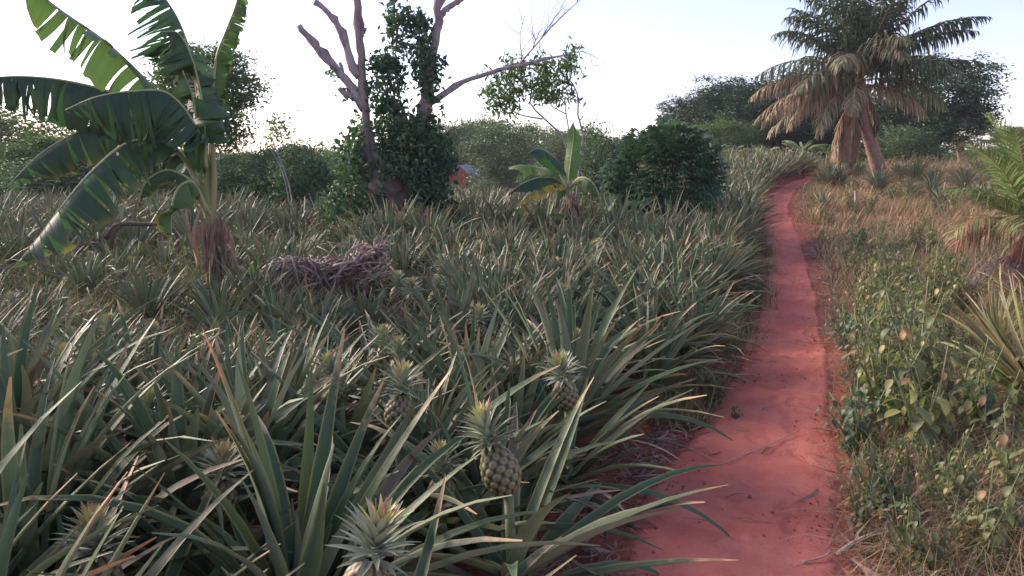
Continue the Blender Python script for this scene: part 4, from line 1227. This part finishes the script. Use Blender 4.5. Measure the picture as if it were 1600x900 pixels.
# ------------------------------------------------------------------ small red house
def brick_mat():
    t = NT('red_brick_wall'); g = t.n('ShaderNodeTexCoord').outputs['Object']
    b = t.n('ShaderNodeTexBrick'); b.inputs['Scale'].default_value = 4
    b.inputs['Color1'].default_value = (.30, .085, .06, 1); b.inputs['Color2'].default_value = (.38, .12, .09, 1); b.inputs['Mortar'].default_value = (.25, .12, .10, 1)
    mp = t.n('ShaderNodeMapping'); mp.inputs['Rotation'].default_value = (R(90), 0, 0); t.l(g, mp.inputs['Vector']); t.l(mp.outputs[0], b.inputs['Vector'])
    return t.out(b.outputs[0], .9, .1)
def box(acc, x0, x1, y0, y1, z0, z1):
    V = [(x, y, z) for z in (z0, z1) for y in (y0, y1) for x in (x0, x1)]
    Q = [(0, 2, 3, 1), (4, 5, 7, 6), (0, 1, 5, 4), (2, 6, 7, 3), (0, 4, 6, 2), (1, 3, 7, 5)]
    acc.add(V, Q, [(v[0], v[1]) for v in V], (.5, .5, .5))
def build_house(label, px, Y, w, dp, wall_h, peak, rz, roofmat, base_row=None):
    loc = loc_of(px, Y); t = thing('house', label, 'house', loc, rz)
    a = Acc()
    V = [(-w/2, 0, -.3), (w/2, 0, -.3), (w/2, 0, wall_h), (0, 0, peak), (-w/2, 0, wall_h)]
    V += [(x, dp, z) for x, y, z in V]
    a.add(V, [(0, 1, 2, 4), (2, 3, 4, 4), (6, 5, 9, 7), (7, 9, 8, 8), (5, 0, 4, 9), (1, 6, 7, 2)], [(v[0], v[2]) for v in V], (.5, .5, .5))
    link('wall', a.mesh('wall', BR, False), t)
    a = Acc(); ov = .25; th = .06
    for sg in (-1, 1):
        sl = (peak - wall_h) / (w / 2); e = (sg * (w / 2 + ov), wall_h - sl * ov)
        V = []
        for y in (-ov, dp + ov):
            for q in ((0, peak + .02), (e[0], e[1] + .02), (e[0], e[1] + .02 + th), (0, peak + .02 + th)): V.append((q[0], y, q[1]))
        a.add(V, [(0, 1, 2, 3), (7, 6, 5, 4), (0, 4, 5, 1), (1, 5, 6, 2), (2, 6, 7, 3)], [(v[0], v[1]) for v in V], (.5, .5, .5))
    link('roof', a.mesh('roof', roofmat, False), t)
    a = Acc(); box(a, w * .18, w * .18 + .5, -.03, .02, .7, 1.4); wd = link('window', a.mesh('window', DK, False), t)
    return t
BR = brick_mat()
DK = simple('dark_wooden_shutter', (.05, .03, .03), (.09, .06, .05), 5)
def roof_mat():
    t = NT('grey_blue_metal_roof'); g = t.n('ShaderNodeTexCoord').outputs['Object']
    w = t.n('ShaderNodeTexWave', bands_direction='Y'); w.inputs['Scale'].default_value = 3.5; t.l(g, w.inputs['Vector'])
    n = t.noise(g, 2.5, 5)
    return t.out(t.mix(n, (.24, .27, .38), (.36, .38, .48)), .45, .4, w.outputs[1], .6, .04)
RF = roof_mat()
Yh = 62
hp = top_h(724, 259, Yh)
build_house('small red brick house with a blue-grey metal roof, far across the field', 721, Yh, 2.6, 4.5, hp - .95, hp, R(-28), RF)
build_house('dark red house half hidden below the dark trees beyond the path end', 1178, 44, 3.4, 3.0, .6, 1.25, R(60), simple('rusty_roof', (.18, .07, .05), (.28, .12, .09), 4))

# ------------------------------------------------------------------ brush pile in front of the dead tree
bp = ground_at(520, 492); bp = np.array([at(520, 470, 7.3)[0], 7.3, 0.0]); bp[2] = float(hgt(bp[0], bp[1]))
BP = thing('brush_pile', 'heap of grey-mauve dry uprooted stalks and vines, left of centre among the pineapples', 'brush pile', tuple(bp))
a = Acc()
YB = 7.3
for k in range(70):      # arched lattice on the left
    x0 = rng.uniform(425, 540); wv = rng.uniform(15, 60); yb_ = rng.uniform(440, 475); yt = rng.uniform(402, 425)
    P = spline(px_pts([(x0 - wv, yb_, rng.normal(0, .12)), (x0 - wv * .6, (yb_ + yt) / 2 - 8, rng.normal(0, .12)), (x0, yt, rng.normal(0, .12)), (x0 + wv * .6, yt + 14, rng.normal(0, .12)), (x0 + wv, yb_ - rng.uniform(0, 25), rng.normal(0, .12))], YB), 12)
    P = P + rng.normal(0, .006, P.shape)
    tube(a, P - bp, rng.uniform(.002, .009) * (1 + .25 * rng.standard_normal(12)), 5, (rng.random(), .4, .4))
for k in range(40):
    x0 = rng.uniform(430, 540)
    P = spline(px_pts([(x0 + rng.normal(0, 6), rng.uniform(398, 420), rng.normal(0, .15)), (x0 + rng.normal(0, 8), 435, rng.normal(0, .15)), (x0 + rng.normal(0, 12), 470, rng.normal(0, .15))], YB), 7)
    tube(a, P - bp, rng.uniform(.005, .012), 5, (rng.random(), .4, .4))
link('tangled_stalks', a.mesh('tangled_stalks', M['drywood']), BP)
a = Acc()
for k in range(34):      # bundle of root-like wood on the right
    o1 = rng.normal(0, 11); o2 = rng.normal(0, 12); dz = rng.normal(0, .14)
    P = spline(px_pts([(520 + rng.normal(0, 12), 430 + o1 * 1.6, dz), (548 + rng.normal(0, 8), 416 + rng.normal(0, 9), dz), (575 + rng.normal(0, 8), 402 + rng.normal(0, 9), -dz), (rng.uniform(585, 612), 388 + o2, dz * .5)], YB - .05), 14)
    P += rng.normal(0, .010, P.shape)
    tube(a, P - bp, rng.uniform(.004, .015) * (1 + .18 * rng.standard_normal(14)), 7, (rng.random(), .4, .4), .1)
for k in range(46):      # thin broken stalks lying every which way over the heap
    cx_, cy_ = rng.uniform(435, 600), 0; cy_ = 442 - (cx_ - 435) * .24 + rng.normal(0, 14); th_ = rng.uniform(-.9, .9); l_ = rng.uniform(14, 48)
    P = spline(px_pts([(cx_ - l_ * math.cos(th_), cy_ + l_ * math.sin(th_) + 6, rng.normal(0, .2)), (cx_, cy_ + rng.normal(0, 5), rng.normal(0, .2)), (cx_ + l_ * math.cos(th_), cy_ - l_ * math.sin(th_) + 4, rng.normal(0, .2))], YB), 7)
    tube(a, P - bp, rng.uniform(.003, .010), 5, (rng.random(), .4, .4), .1)
link('root_bundle', a.mesh('root_bundle', M['drywood']), BP)

# fallen dry stem behind the banana plant
a = Acc(); fb_ = at(200, 352, 10); fb_[2] = max(fb_[2], .1)
limbP = spline(px_pts([(165, 372), (182, 352), (225, 350), (262, 352)], 10), 10)
tube(a, limbP - fb_, np.linspace(.035, .02, 10), 7, (.4, .4, .4), .1)
limbP = spline(px_pts([(190, 352), (178, 362), (172, 395)], 10), 6); tube(a, limbP - fb_, np.linspace(.03, .03, 6), 7, (.4, .4, .4), .1)
limbP = spline(px_pts([(262, 352), (275, 365), (280, 395)], 10), 6); tube(a, limbP - fb_, np.linspace(.02, .02, 6), 7, (.4, .4, .4), .1)
tag(link('fallen_branch', a.mesh('fallen_branch', M['bark_dark']), None, tuple(fb_)), 'bare brown bent branch lying behind the tall banana plant', 'branch')

# ------------------------------------------------------------------ weeds, grass and litter
def ovate(acc, p, d, up, L, W, c, droop=.5):
    """one ovate leaf with a fold, 5 sections"""
    s = nrm(np.cross(d, up)); n = 6; t = np.linspace(0, 1, n)
    e = -droop * t ** 1.4
    D = d[None] * np.cos(e)[:, None] + up[None] * np.sin(e)[:, None]
    P = p + np.vstack([np.zeros(3), np.cumsum(D[1:] * L / (n - 1), axis=0)])
    Wp = W * np.sin(np.clip(t * .93 + .04, 0, 1) ** .75 * math.pi) ** .8
    Wp[-1] = .001
    U_ = np.cross(s[None], D); U_ = -U_ if U_[0] @ up < 0 else U_
    strip(acc, P, Wp, np.tile(s, (n, 1)), U_, .3, c)

def weed(H=.5, nst=4, leaf=.07, yel=.3, step=.055, brown=.03, spread=.35):
    st = Acc(); lf = Acc()
    for k in range(nst):
        az = rng.uniform(0, 6.28); h = H * rng.uniform(.6, 1.1); sp_ = spread * rng.uniform(.1, 1) * h
        P = spline([(0, 0, -.02), (math.cos(az) * sp_ * .5, math.sin(az) * sp_ * .5, h * .55), (math.cos(az) * sp_, math.sin(az) * sp_, h)], 12)
        tube(st, P, np.linspace(.005, .002, 12) * (1 + H), 5, (rng.random(), .4, .4))
        m = int(h / step)
        for j in range(m):
            f = (j + 1.2) / (m + .5)
            for q in range(2):
                a_ = j * 1.57 + q * math.pi + rng.normal(0, .4)
                i = min(11, int(f * 11)); p = P[i] + rng.normal(0, .004, 3)
                el = rng.uniform(-.5, .5)
                d = nrm(np.array([math.cos(a_) * math.cos(el), math.sin(a_) * math.cos(el), math.sin(el)]))
                pe = p + d * leaf * .45
                tube(st, np.array([p, (p + pe) / 2 + [0, 0, .004], pe]), .0016, 3, (.5, .4, .4), cap=False)
                d2 = nrm(d * np.array([1, 1, .2]) - np.array([0, 0, rng.uniform(.1, 1.3)])); up = nrm(np.array([0, 0, 1.0]) - d2 * d2[2])
                l = leaf * rng.uniform(.6, 1.25) * (1.1 - .4 * f)
                ovate(lf, pe, d2, up, l, l * .33, (rng.uniform(.1, .9), rng.uniform(.6, 1) if rng.random() < yel else .2, 1. if rng.random() < brown else 0), rng.uniform(.2, 1.1))
    return st, lf
def weed_thing(label, group, mat='weed', cat='weed', name='weed_plant', **kw):
    st, lf = weed(**kw); t = thing(name, label, cat, (0, 0, 0), 0, group)
    link('stems', st.mesh('stems', M['stem']), t); link('leaves', lf.mesh('leaves', M[mat]), t)
    return t
wset = {
    'tall': dict(H=.75, nst=3, leaf=.095, yel=.30, step=.07), 'pale': dict(H=.55, nst=6, leaf=.12, yel=.85, step=.075, spread=.5),
    'dark': dict(H=.36, nst=11, leaf=.062, yel=.03, step=.04, spread=.9), 'mid': dict(H=.58, nst=8, leaf=.060, yel=.28, step=.046, spread=.75, brown=.14), 'small': dict(H=.16, nst=6, leaf=.035, yel=.05, step=.03, spread=1.0)}
wproto = {}
def put_weed(kind, px, py, s, label, group=None, Yoff=0):
    p = ground_at(px, py); loc = (p[0], p[1], float(hgt(p[0], p[1])))
    mat = 'herb' if kind in ('dark', 'small') else 'weed'
    v = (kind, int(rng.integers(2)))
    if v not in wproto:
        o = weed_thing(label, group, mat, **wset[kind]); o.location = loc; wproto[v] = o
    else: o = copy_tree(wproto[v], loc, 0, s, label, group)
    o.scale = (s, s, s); o.rotation_euler = (0, 0, rng.uniform(0, 6.28))
    if group is None and 'group' in o: del o['group']
    return o
put_weed('tall', 1455, 700, 1.0, 'tall weed with a seed head and yellow lower leaves in the right verge')
put_weed('pale', 1440, 720, .95, 'big pale yellow-green leafy weed at the foot of the tall seed-headed one')
put_weed('pale', 1400, 690, .7, 'smaller pale weed just left of the big yellow-green one')
put_weed('tall', 1375, 650, .8, 'tall pale weed stem leaning left beside the path')
put_weed('dark', 1340, 702, 1.0, 'dark green low herb spilling onto the right edge of the path')
put_weed('dark', 1375, 668, .9, 'dark green herb behind the one spilling onto the path')
put_weed('dark', 1560, 690, 1.0, 'dark green weed below the big yellow-green pineapple plant at the right')
put_weed('tall', 1575, 800, .62, 'drooping green weed in the bottom right corner')
put_weed('tall', 1600, 650, .8, 'green weed with curled leaves at the right edge, under the pineapple fan')
put_weed('dark', 1385, 800, .45, 'little dark herb alone in the dry grass of the right verge')
put_weed('tall', 1510, 690, .75, 'pale weed with hanging leaves right of the tall seed-headed one')
put_weed('tall', 1540, 720, .6, 'short pale weed between the hanging-leaved one and the corner')
put_weed('dark', 1120, 625, .62, 'dark green herb standing at the edge of the red path under the pineapple leaves')
put_weed('small', 1150, 645, .7, 'tiny green herb on the bare red path')
put_weed('dark', 1405, 575, .9, 'upright dark green weed behind the pale ones')
for i in range(12):
    px = rng.uniform(1325, 1500); py = rng.uniform(590, 680)
    put_weed('tall' if rng.random() < .6 else 'mid', px, py, rng.uniform(.65, 1.0), 'upright yellow-green weed in the belt just behind the pale big-leaved weeds', 'upright weeds behind the pale big-leaved ones')
for i in range(70):
    px = rng.uniform(1290, 1500); py = rng.uniform(392, 600)
    if px < 1295 + (py - 400) * .05 + 5: continue
    p = ground_at(px, py)
    if p[0] < path_x(p[1]) + path_w(p[1]) + .12 + .4 * (p[1] > 7): continue
    put_weed('mid' if rng.random() < .6 else ('dark' if rng.random() < .5 else 'tall'), px, py, rng.uniform(.6, 1.05), 'leafy yellow-green weed in the thick growth right of the path', 'weeds in the thick growth right of the path')
for i in range(18):
    px = rng.uniform(1260, 1600); py = rng.uniform(292, 390)
    p = ground_at(px, py)
    if p[0] < path_x(p[1]) + path_w(p[1]) + .5: continue
    put_weed('mid' if rng.random() < .7 else 'dark', px, py, rng.uniform(.7, 1.1), 'small weed on the dry rise beyond the thick growth', 'weeds on the dry rise right of the path')
for i in range(30):
    px = rng.uniform(0, 420); py = rng.uniform(370, 480)
    put_weed('mid' if rng.random() < .6 else 'dark', px, py, rng.uniform(.6, 1.0), 'leafy weed among the grass round the tall banana plant', 'weeds round the tall banana plant')
for i in range(22):
    px = rng.uniform(1325, 1600); py = rng.uniform(700, 900)
    put_weed(['small', 'dark', 'mid', 'tall'][int(rng.integers(4))], px, py, rng.uniform(.35, .6), 'low green weed coming up through the near dry grass in the bottom right', 'low weeds in the near dry grass')
for i in range(14):
    Y = rng.uniform(4.5, 9); x = path_x(Y) - path_w(Y) - rng.uniform(-.02, .15)
    v = ('small', 0)
    p = (float(x), Y, float(hgt(x, Y)))
    put_weed('small', 1180, 520, rng.uniform(.5, .9), 'tiny herb along the left edge of the path', 'tiny herbs along the path edge').location = p

def tuft(n, L, w, dry, e_lo=35, e_hi=88, r=.05, seg=5):
    a = Acc()
    for k in range(n):
        az = rng.uniform(0, 6.28); e = R(rng.uniform(e_lo, e_hi)); l = L * rng.uniform(.45, 1.15)
        b = np.array([rng.normal(0, r), rng.normal(0, r), -.01])
        P, D, S, U = bend_curve(b, az, e, e - R(rng.uniform(15, 110)), l, seg, 1.5, rng.normal(0, .6))
        t = np.linspace(0, 1, seg)
        ribbon(a, P, w * (1.05 - t), S, (rng.random(), 1.0 if rng.random() < dry else .1, rng.random() ** 2))
    return a.arrays()
TG = [tuft(16, .34, .0032, .25) for _ in range(5)]
TD = [tuft(26, .34, .0026, .82, -2, 62, .10) for _ in range(8)]
TW = [tuft(12, .75, .007, .08, 50, 88, .05, 7) for _ in range(4)]
def scat_obj(name, label, variants, P, s0, s1, mat):
    P = np.array(P); n = len(P)
    P = np.c_[P, hgt(P[:, 0], P[:, 1])]
    A = scatter(variants, P, rng.uniform(0, 6.28, n), rng.uniform(s0, s1, n))
    tag(link(name, mk_mesh(name, *A, mat, False)), label, None, None, 'stuff')
# dry grass right of the path, dense near the camera
Pd, Pg = [], []
for i in range(46000):
    Y = rng.uniform(1.6, 30) if i % 3 else rng.uniform(1.6, 9)
    x = rng.uniform(path_x(Y) + path_w(Y) - .03, .75 * Y + 1.5)
    if not (x > 0): continue
    e = x - path_x(Y) - path_w(Y)
    if rng.random() > min(1, .12 + e * 1.6): continue
    clump = math.sin(x * 2.1 + 1.3 * math.sin(Y * 1.7)) * math.sin(Y * 1.9 + x)
    if clump < -.75: continue
    if Y < 16 and math.hypot(x - 3.2, Y - 6) < .0: continue
    if Y < 6 and math.sin(x * 5.3 + 2 * math.sin(Y * 4.1)) * math.sin(Y * 5.9 - x * 2) < -.35 and rng.random() < .8: continue
    if rng.random() < (.70 if Y < 6 else .62): Pd.append((x, Y))
    elif rng.random() < (.55 if Y < 7 else .12): Pg.append((x, Y))
scat_obj('dry_grass', 'tangled straw-coloured dry grass on the right verge', TD, Pd[:9000], .5, 1.15, M['grass'])
# green grass: right verge, round the banana plant and thin along the left edge of the path
for i in range(5200):
    Y = rng.uniform(4.6, 20); x = rng.uniform(-.7 * Y - .5, -.12 * Y - .4)
    Pg.append((x, Y))
for i in range(900):
    Y = rng.uniform(4.3, 16); x = path_x(Y) - path_w(Y) + rng.normal(-.12, .10)
    if math.sin(Y * 3.1) + rng.normal(0, .4) > -.1: Pg.append((x, Y))
scat_obj('green_grass', 'fine green grass growing between the plants and along the path', TG, Pg, .5, 1.1, M['grass'])
Pw = []
for i in range(420):
    Y = rng.uniform(4.2, 12); x = rng.uniform(-.7 * Y, -.22 * Y - .2); Pw.append((x, Y))
for i in range(26): Pw.append((rng.normal(-2.5, .35), rng.normal(6.7, .35)))
scat_obj('tall_grass', 'tall broad-bladed grass round the foot of the banana plant', TW, Pw, .5, 1.0, M['grass'])
# long yellow tuft grass under the far left bushes and in the far field
Pf = []
for i in range(2600):
    Y = rng.uniform(20, 46); x = rng.uniform(-.7 * Y, .12 * Y); Pf.append((x, Y))
for i in range(3000):
    Y = 28 + 55 * rng.random() ** 1.5; x = rng.uniform(.18 * Y, .74 * Y)
    if abs(x - path_x(Y)) > .9: Pf.append((x, Y))
for i in range(1500):
    Y = rng.uniform(46, 85); Pf.append((rng.uniform(-.72 * Y, .2 * Y), Y))
scat_obj('meadow_grass', 'pale rough grass between the field and the far trees', [tuft(16, .8, .010, .55, 50, 88, .2) for _ in range(4)], Pf, .6, 1.2, M['grass'])

# dry litter lying on the ground
def litter_piece():
    a = Acc(); L = rng.uniform(.03, .2); az = 0
    P = spline([(0, 0, 0), (L * .5, rng.normal(0, .02), .012), (L, rng.normal(0, .04), .004)], 5)
    W = rng.uniform(.0015, .008) * np.array([.6, 1, 1, .7, .15]); S = np.tile([0, 1.0, rng.normal(0, .6)], (5, 1))
    ribbon(a, P, W, nrm(S), (rng.random(), 1. if rng.random() < .35 else 0, rng.random()))
    return a.arrays()
TR = [tuft(20, .55, .009, .55, 25, 85, .12, 5) for _ in range(6)]
Pr = []
for i in range(3600):
    Y = rng.uniform(8.5, 29); x = rng.uniform(path_x(Y) + path_w(Y) + .25, .75 * Y + 1)
    if rng.random() < .35 + .5 * math.sin(x * 1.1 + math.sin(Y * .8)) ** 2: Pr.append((x, Y))
scat_obj('rough_grass', 'rough straw and olive grass covering the rise right of the path', TR, Pr, .45, 1.0, M['grass'])
TL = [litter_piece() for _ in range(24)]
Pl = []
for i in range(4200):
    Y = rng.uniform(2.0, 14) if i % 3 else rng.uniform(1.6, 5)
    side = rng.random()
    if side < .42: x = path_x(Y) + path_w(Y) + rng.normal(.02, .12) + abs(rng.normal(0, .35 + .02 * Y))
    elif side < .97: x = path_x(Y) - path_w(Y) + .06 - abs(rng.normal(0, .20 if Y > 4 else .30))
    else:
        if rng.random() < .15: continue
        x = path_x(Y) + rng.uniform(-1, 1) * path_w(Y)
    if side < .97 and abs(x - path_x(Y)) < path_w(Y) * .8 and rng.random() < .93: continue
    Pl.append((x, Y))
for i in range(5200):          # mulch of withered leaves on the red soil right of the path
    Y = rng.uniform(5.5, 24); Pl.append((path_x(Y) + path_w(Y) + abs(rng.normal(.05, .45 + .03 * Y)), Y))
P = np.array(Pl); P = np.c_[P, hgt(P[:, 0], P[:, 1]) + .022]
A = scatter(TL, P, rng.uniform(0, 6.28, len(P)), rng.uniform(.5, 1.3, len(P)))
tag(link('leaf_litter', mk_mesh('leaf_litter', *A, M['litter'], False)), 'dry leaf litter strewn along both edges of the path', None, None, 'stuff')

# crumbs of soil and small stones
def clod():
    a = Acc(); n = 6; V = []
    for zz, rr in ((-.4, .75), (.25, 1.0), (.7, .55)):
        for j in range(n): V.append((math.cos(j * 2 * math.pi / n) * rr * rng.uniform(.75, 1.2), math.sin(j * 2 * math.pi / n) * rr * rng.uniform(.75, 1.2), zz * rng.uniform(.7, 1.1)))
    V.append((0, 0, .85)); Q = []
    for q in range(2):
        for j in range(n): Q.append((q * n + j, q * n + (j + 1) % n, (q + 1) * n + (j + 1) % n, (q + 1) * n + j))
    for j in range(n): Q.append((2 * n + j, 2 * n + (j + 1) % n, 3 * n, 3 * n))
    a.add(V, Q, np.zeros((len(V), 2)), (.5, .5, .5)); return a.arrays()
Pk = []
for i in range(4200):
    Y = 1.8 + 9 * rng.random() ** 1.5
    f = rng.uniform(-1.5, 1.25) if rng.random() < .35 else rng.choice([-1, 1]) * rng.normal(.95, .22)
    Pk.append((path_x(Y) + f * path_w(Y), Y))
P = np.array(Pk); P = np.c_[P, hgt(P[:, 0], P[:, 1]) + .014]
A = scatter([clod() for _ in range(10)], P, rng.uniform(0, 6.28, len(P)), .0022 + .0075 * rng.random(len(P)) ** 3)
tag(link('soil_crumbs', mk_mesh('soil_crumbs', *A, M['soil'], False)), 'crumbs of red soil strewn on the footpath', None, None, 'stuff')

# single sticks
def stick(pts, r, label, name='stick'):
    W = []
    for (a_, b_), hz in pts:
        g = ground_at(a_, b_); W.append([g[0], g[1], float(hgt(g[0], g[1])) + .03 + hz])
    W = np.array(W); c0 = W[0].copy(); A = Acc()
    tube(A, spline(W - c0, 10), r * np.linspace(1.1, .8, 10), 7, (rng.random(), .4, .4), .08)
    tag(link(name, A.mesh(name, M['drystick']), None, tuple(c0)), label, 'stick', 'dry sticks by the path')
stick([((1310, 862), 0), ((1340, 848), .01), ((1368, 842), .02)], .011, 'short thick pale stick lying in the dry grass beside the path')
stick([((1382, 835), .02), ((1430, 795), .04), ((1470, 765), .06), ((1495, 752), .08)], .006, 'long thin straw-coloured stalk bent across the dry grass')
stick([((1140, 583), 0), ((1165, 582), 0), ((1190, 584), 0)], .007, 'short pale stick lying across the left of the path')
stick([((1130, 718), 0), ((1190, 695), 0), ((1250, 668), 0)], .003, 'very thin long stalk lying across the middle of the red path')
stick([((1255, 873), 0), ((1290, 862), 0), ((1298, 855), 0)], .004, 'thin twig on the bare soil in front of the thick pale stick')
# short post on the rise
pp = ground_at(1338, 335); A = Acc()
tube(A, [(0, 0, -.1), (-.02, 0, .25), (-.05, 0, .52)], [.045, .035, .035], 10, (.4, .4, .4), .12)
tag(link('stump', A.mesh('stump', M['bark']), None, (pp[0], pp[1], float(hgt(pp[0], pp[1])))), 'thin brown stump sticking up on the dry rise right of the path', 'stump')

# ------------------------------------------------------------------ thin haze in the far field
hz = bpy.data.materials.new('haze'); hz.use_nodes = True; nt = hz.node_tree; nt.nodes.clear()
pv = nt.nodes.new('ShaderNodeVolumePrincipled'); pv.inputs['Color'].default_value = (.82, .87, 1, 1); pv.inputs['Density'].default_value = .0006
oo = nt.nodes.new('ShaderNodeOutputMaterial'); nt.links.new(pv.outputs[0], oo.inputs['Volume'])
A = Acc(); box(A, -430, 430, -45, 905, -3, 14)
tag(link('haze', A.mesh('haze', hz, False)), 'thin pale haze over the far trees', None, None, 'stuff')
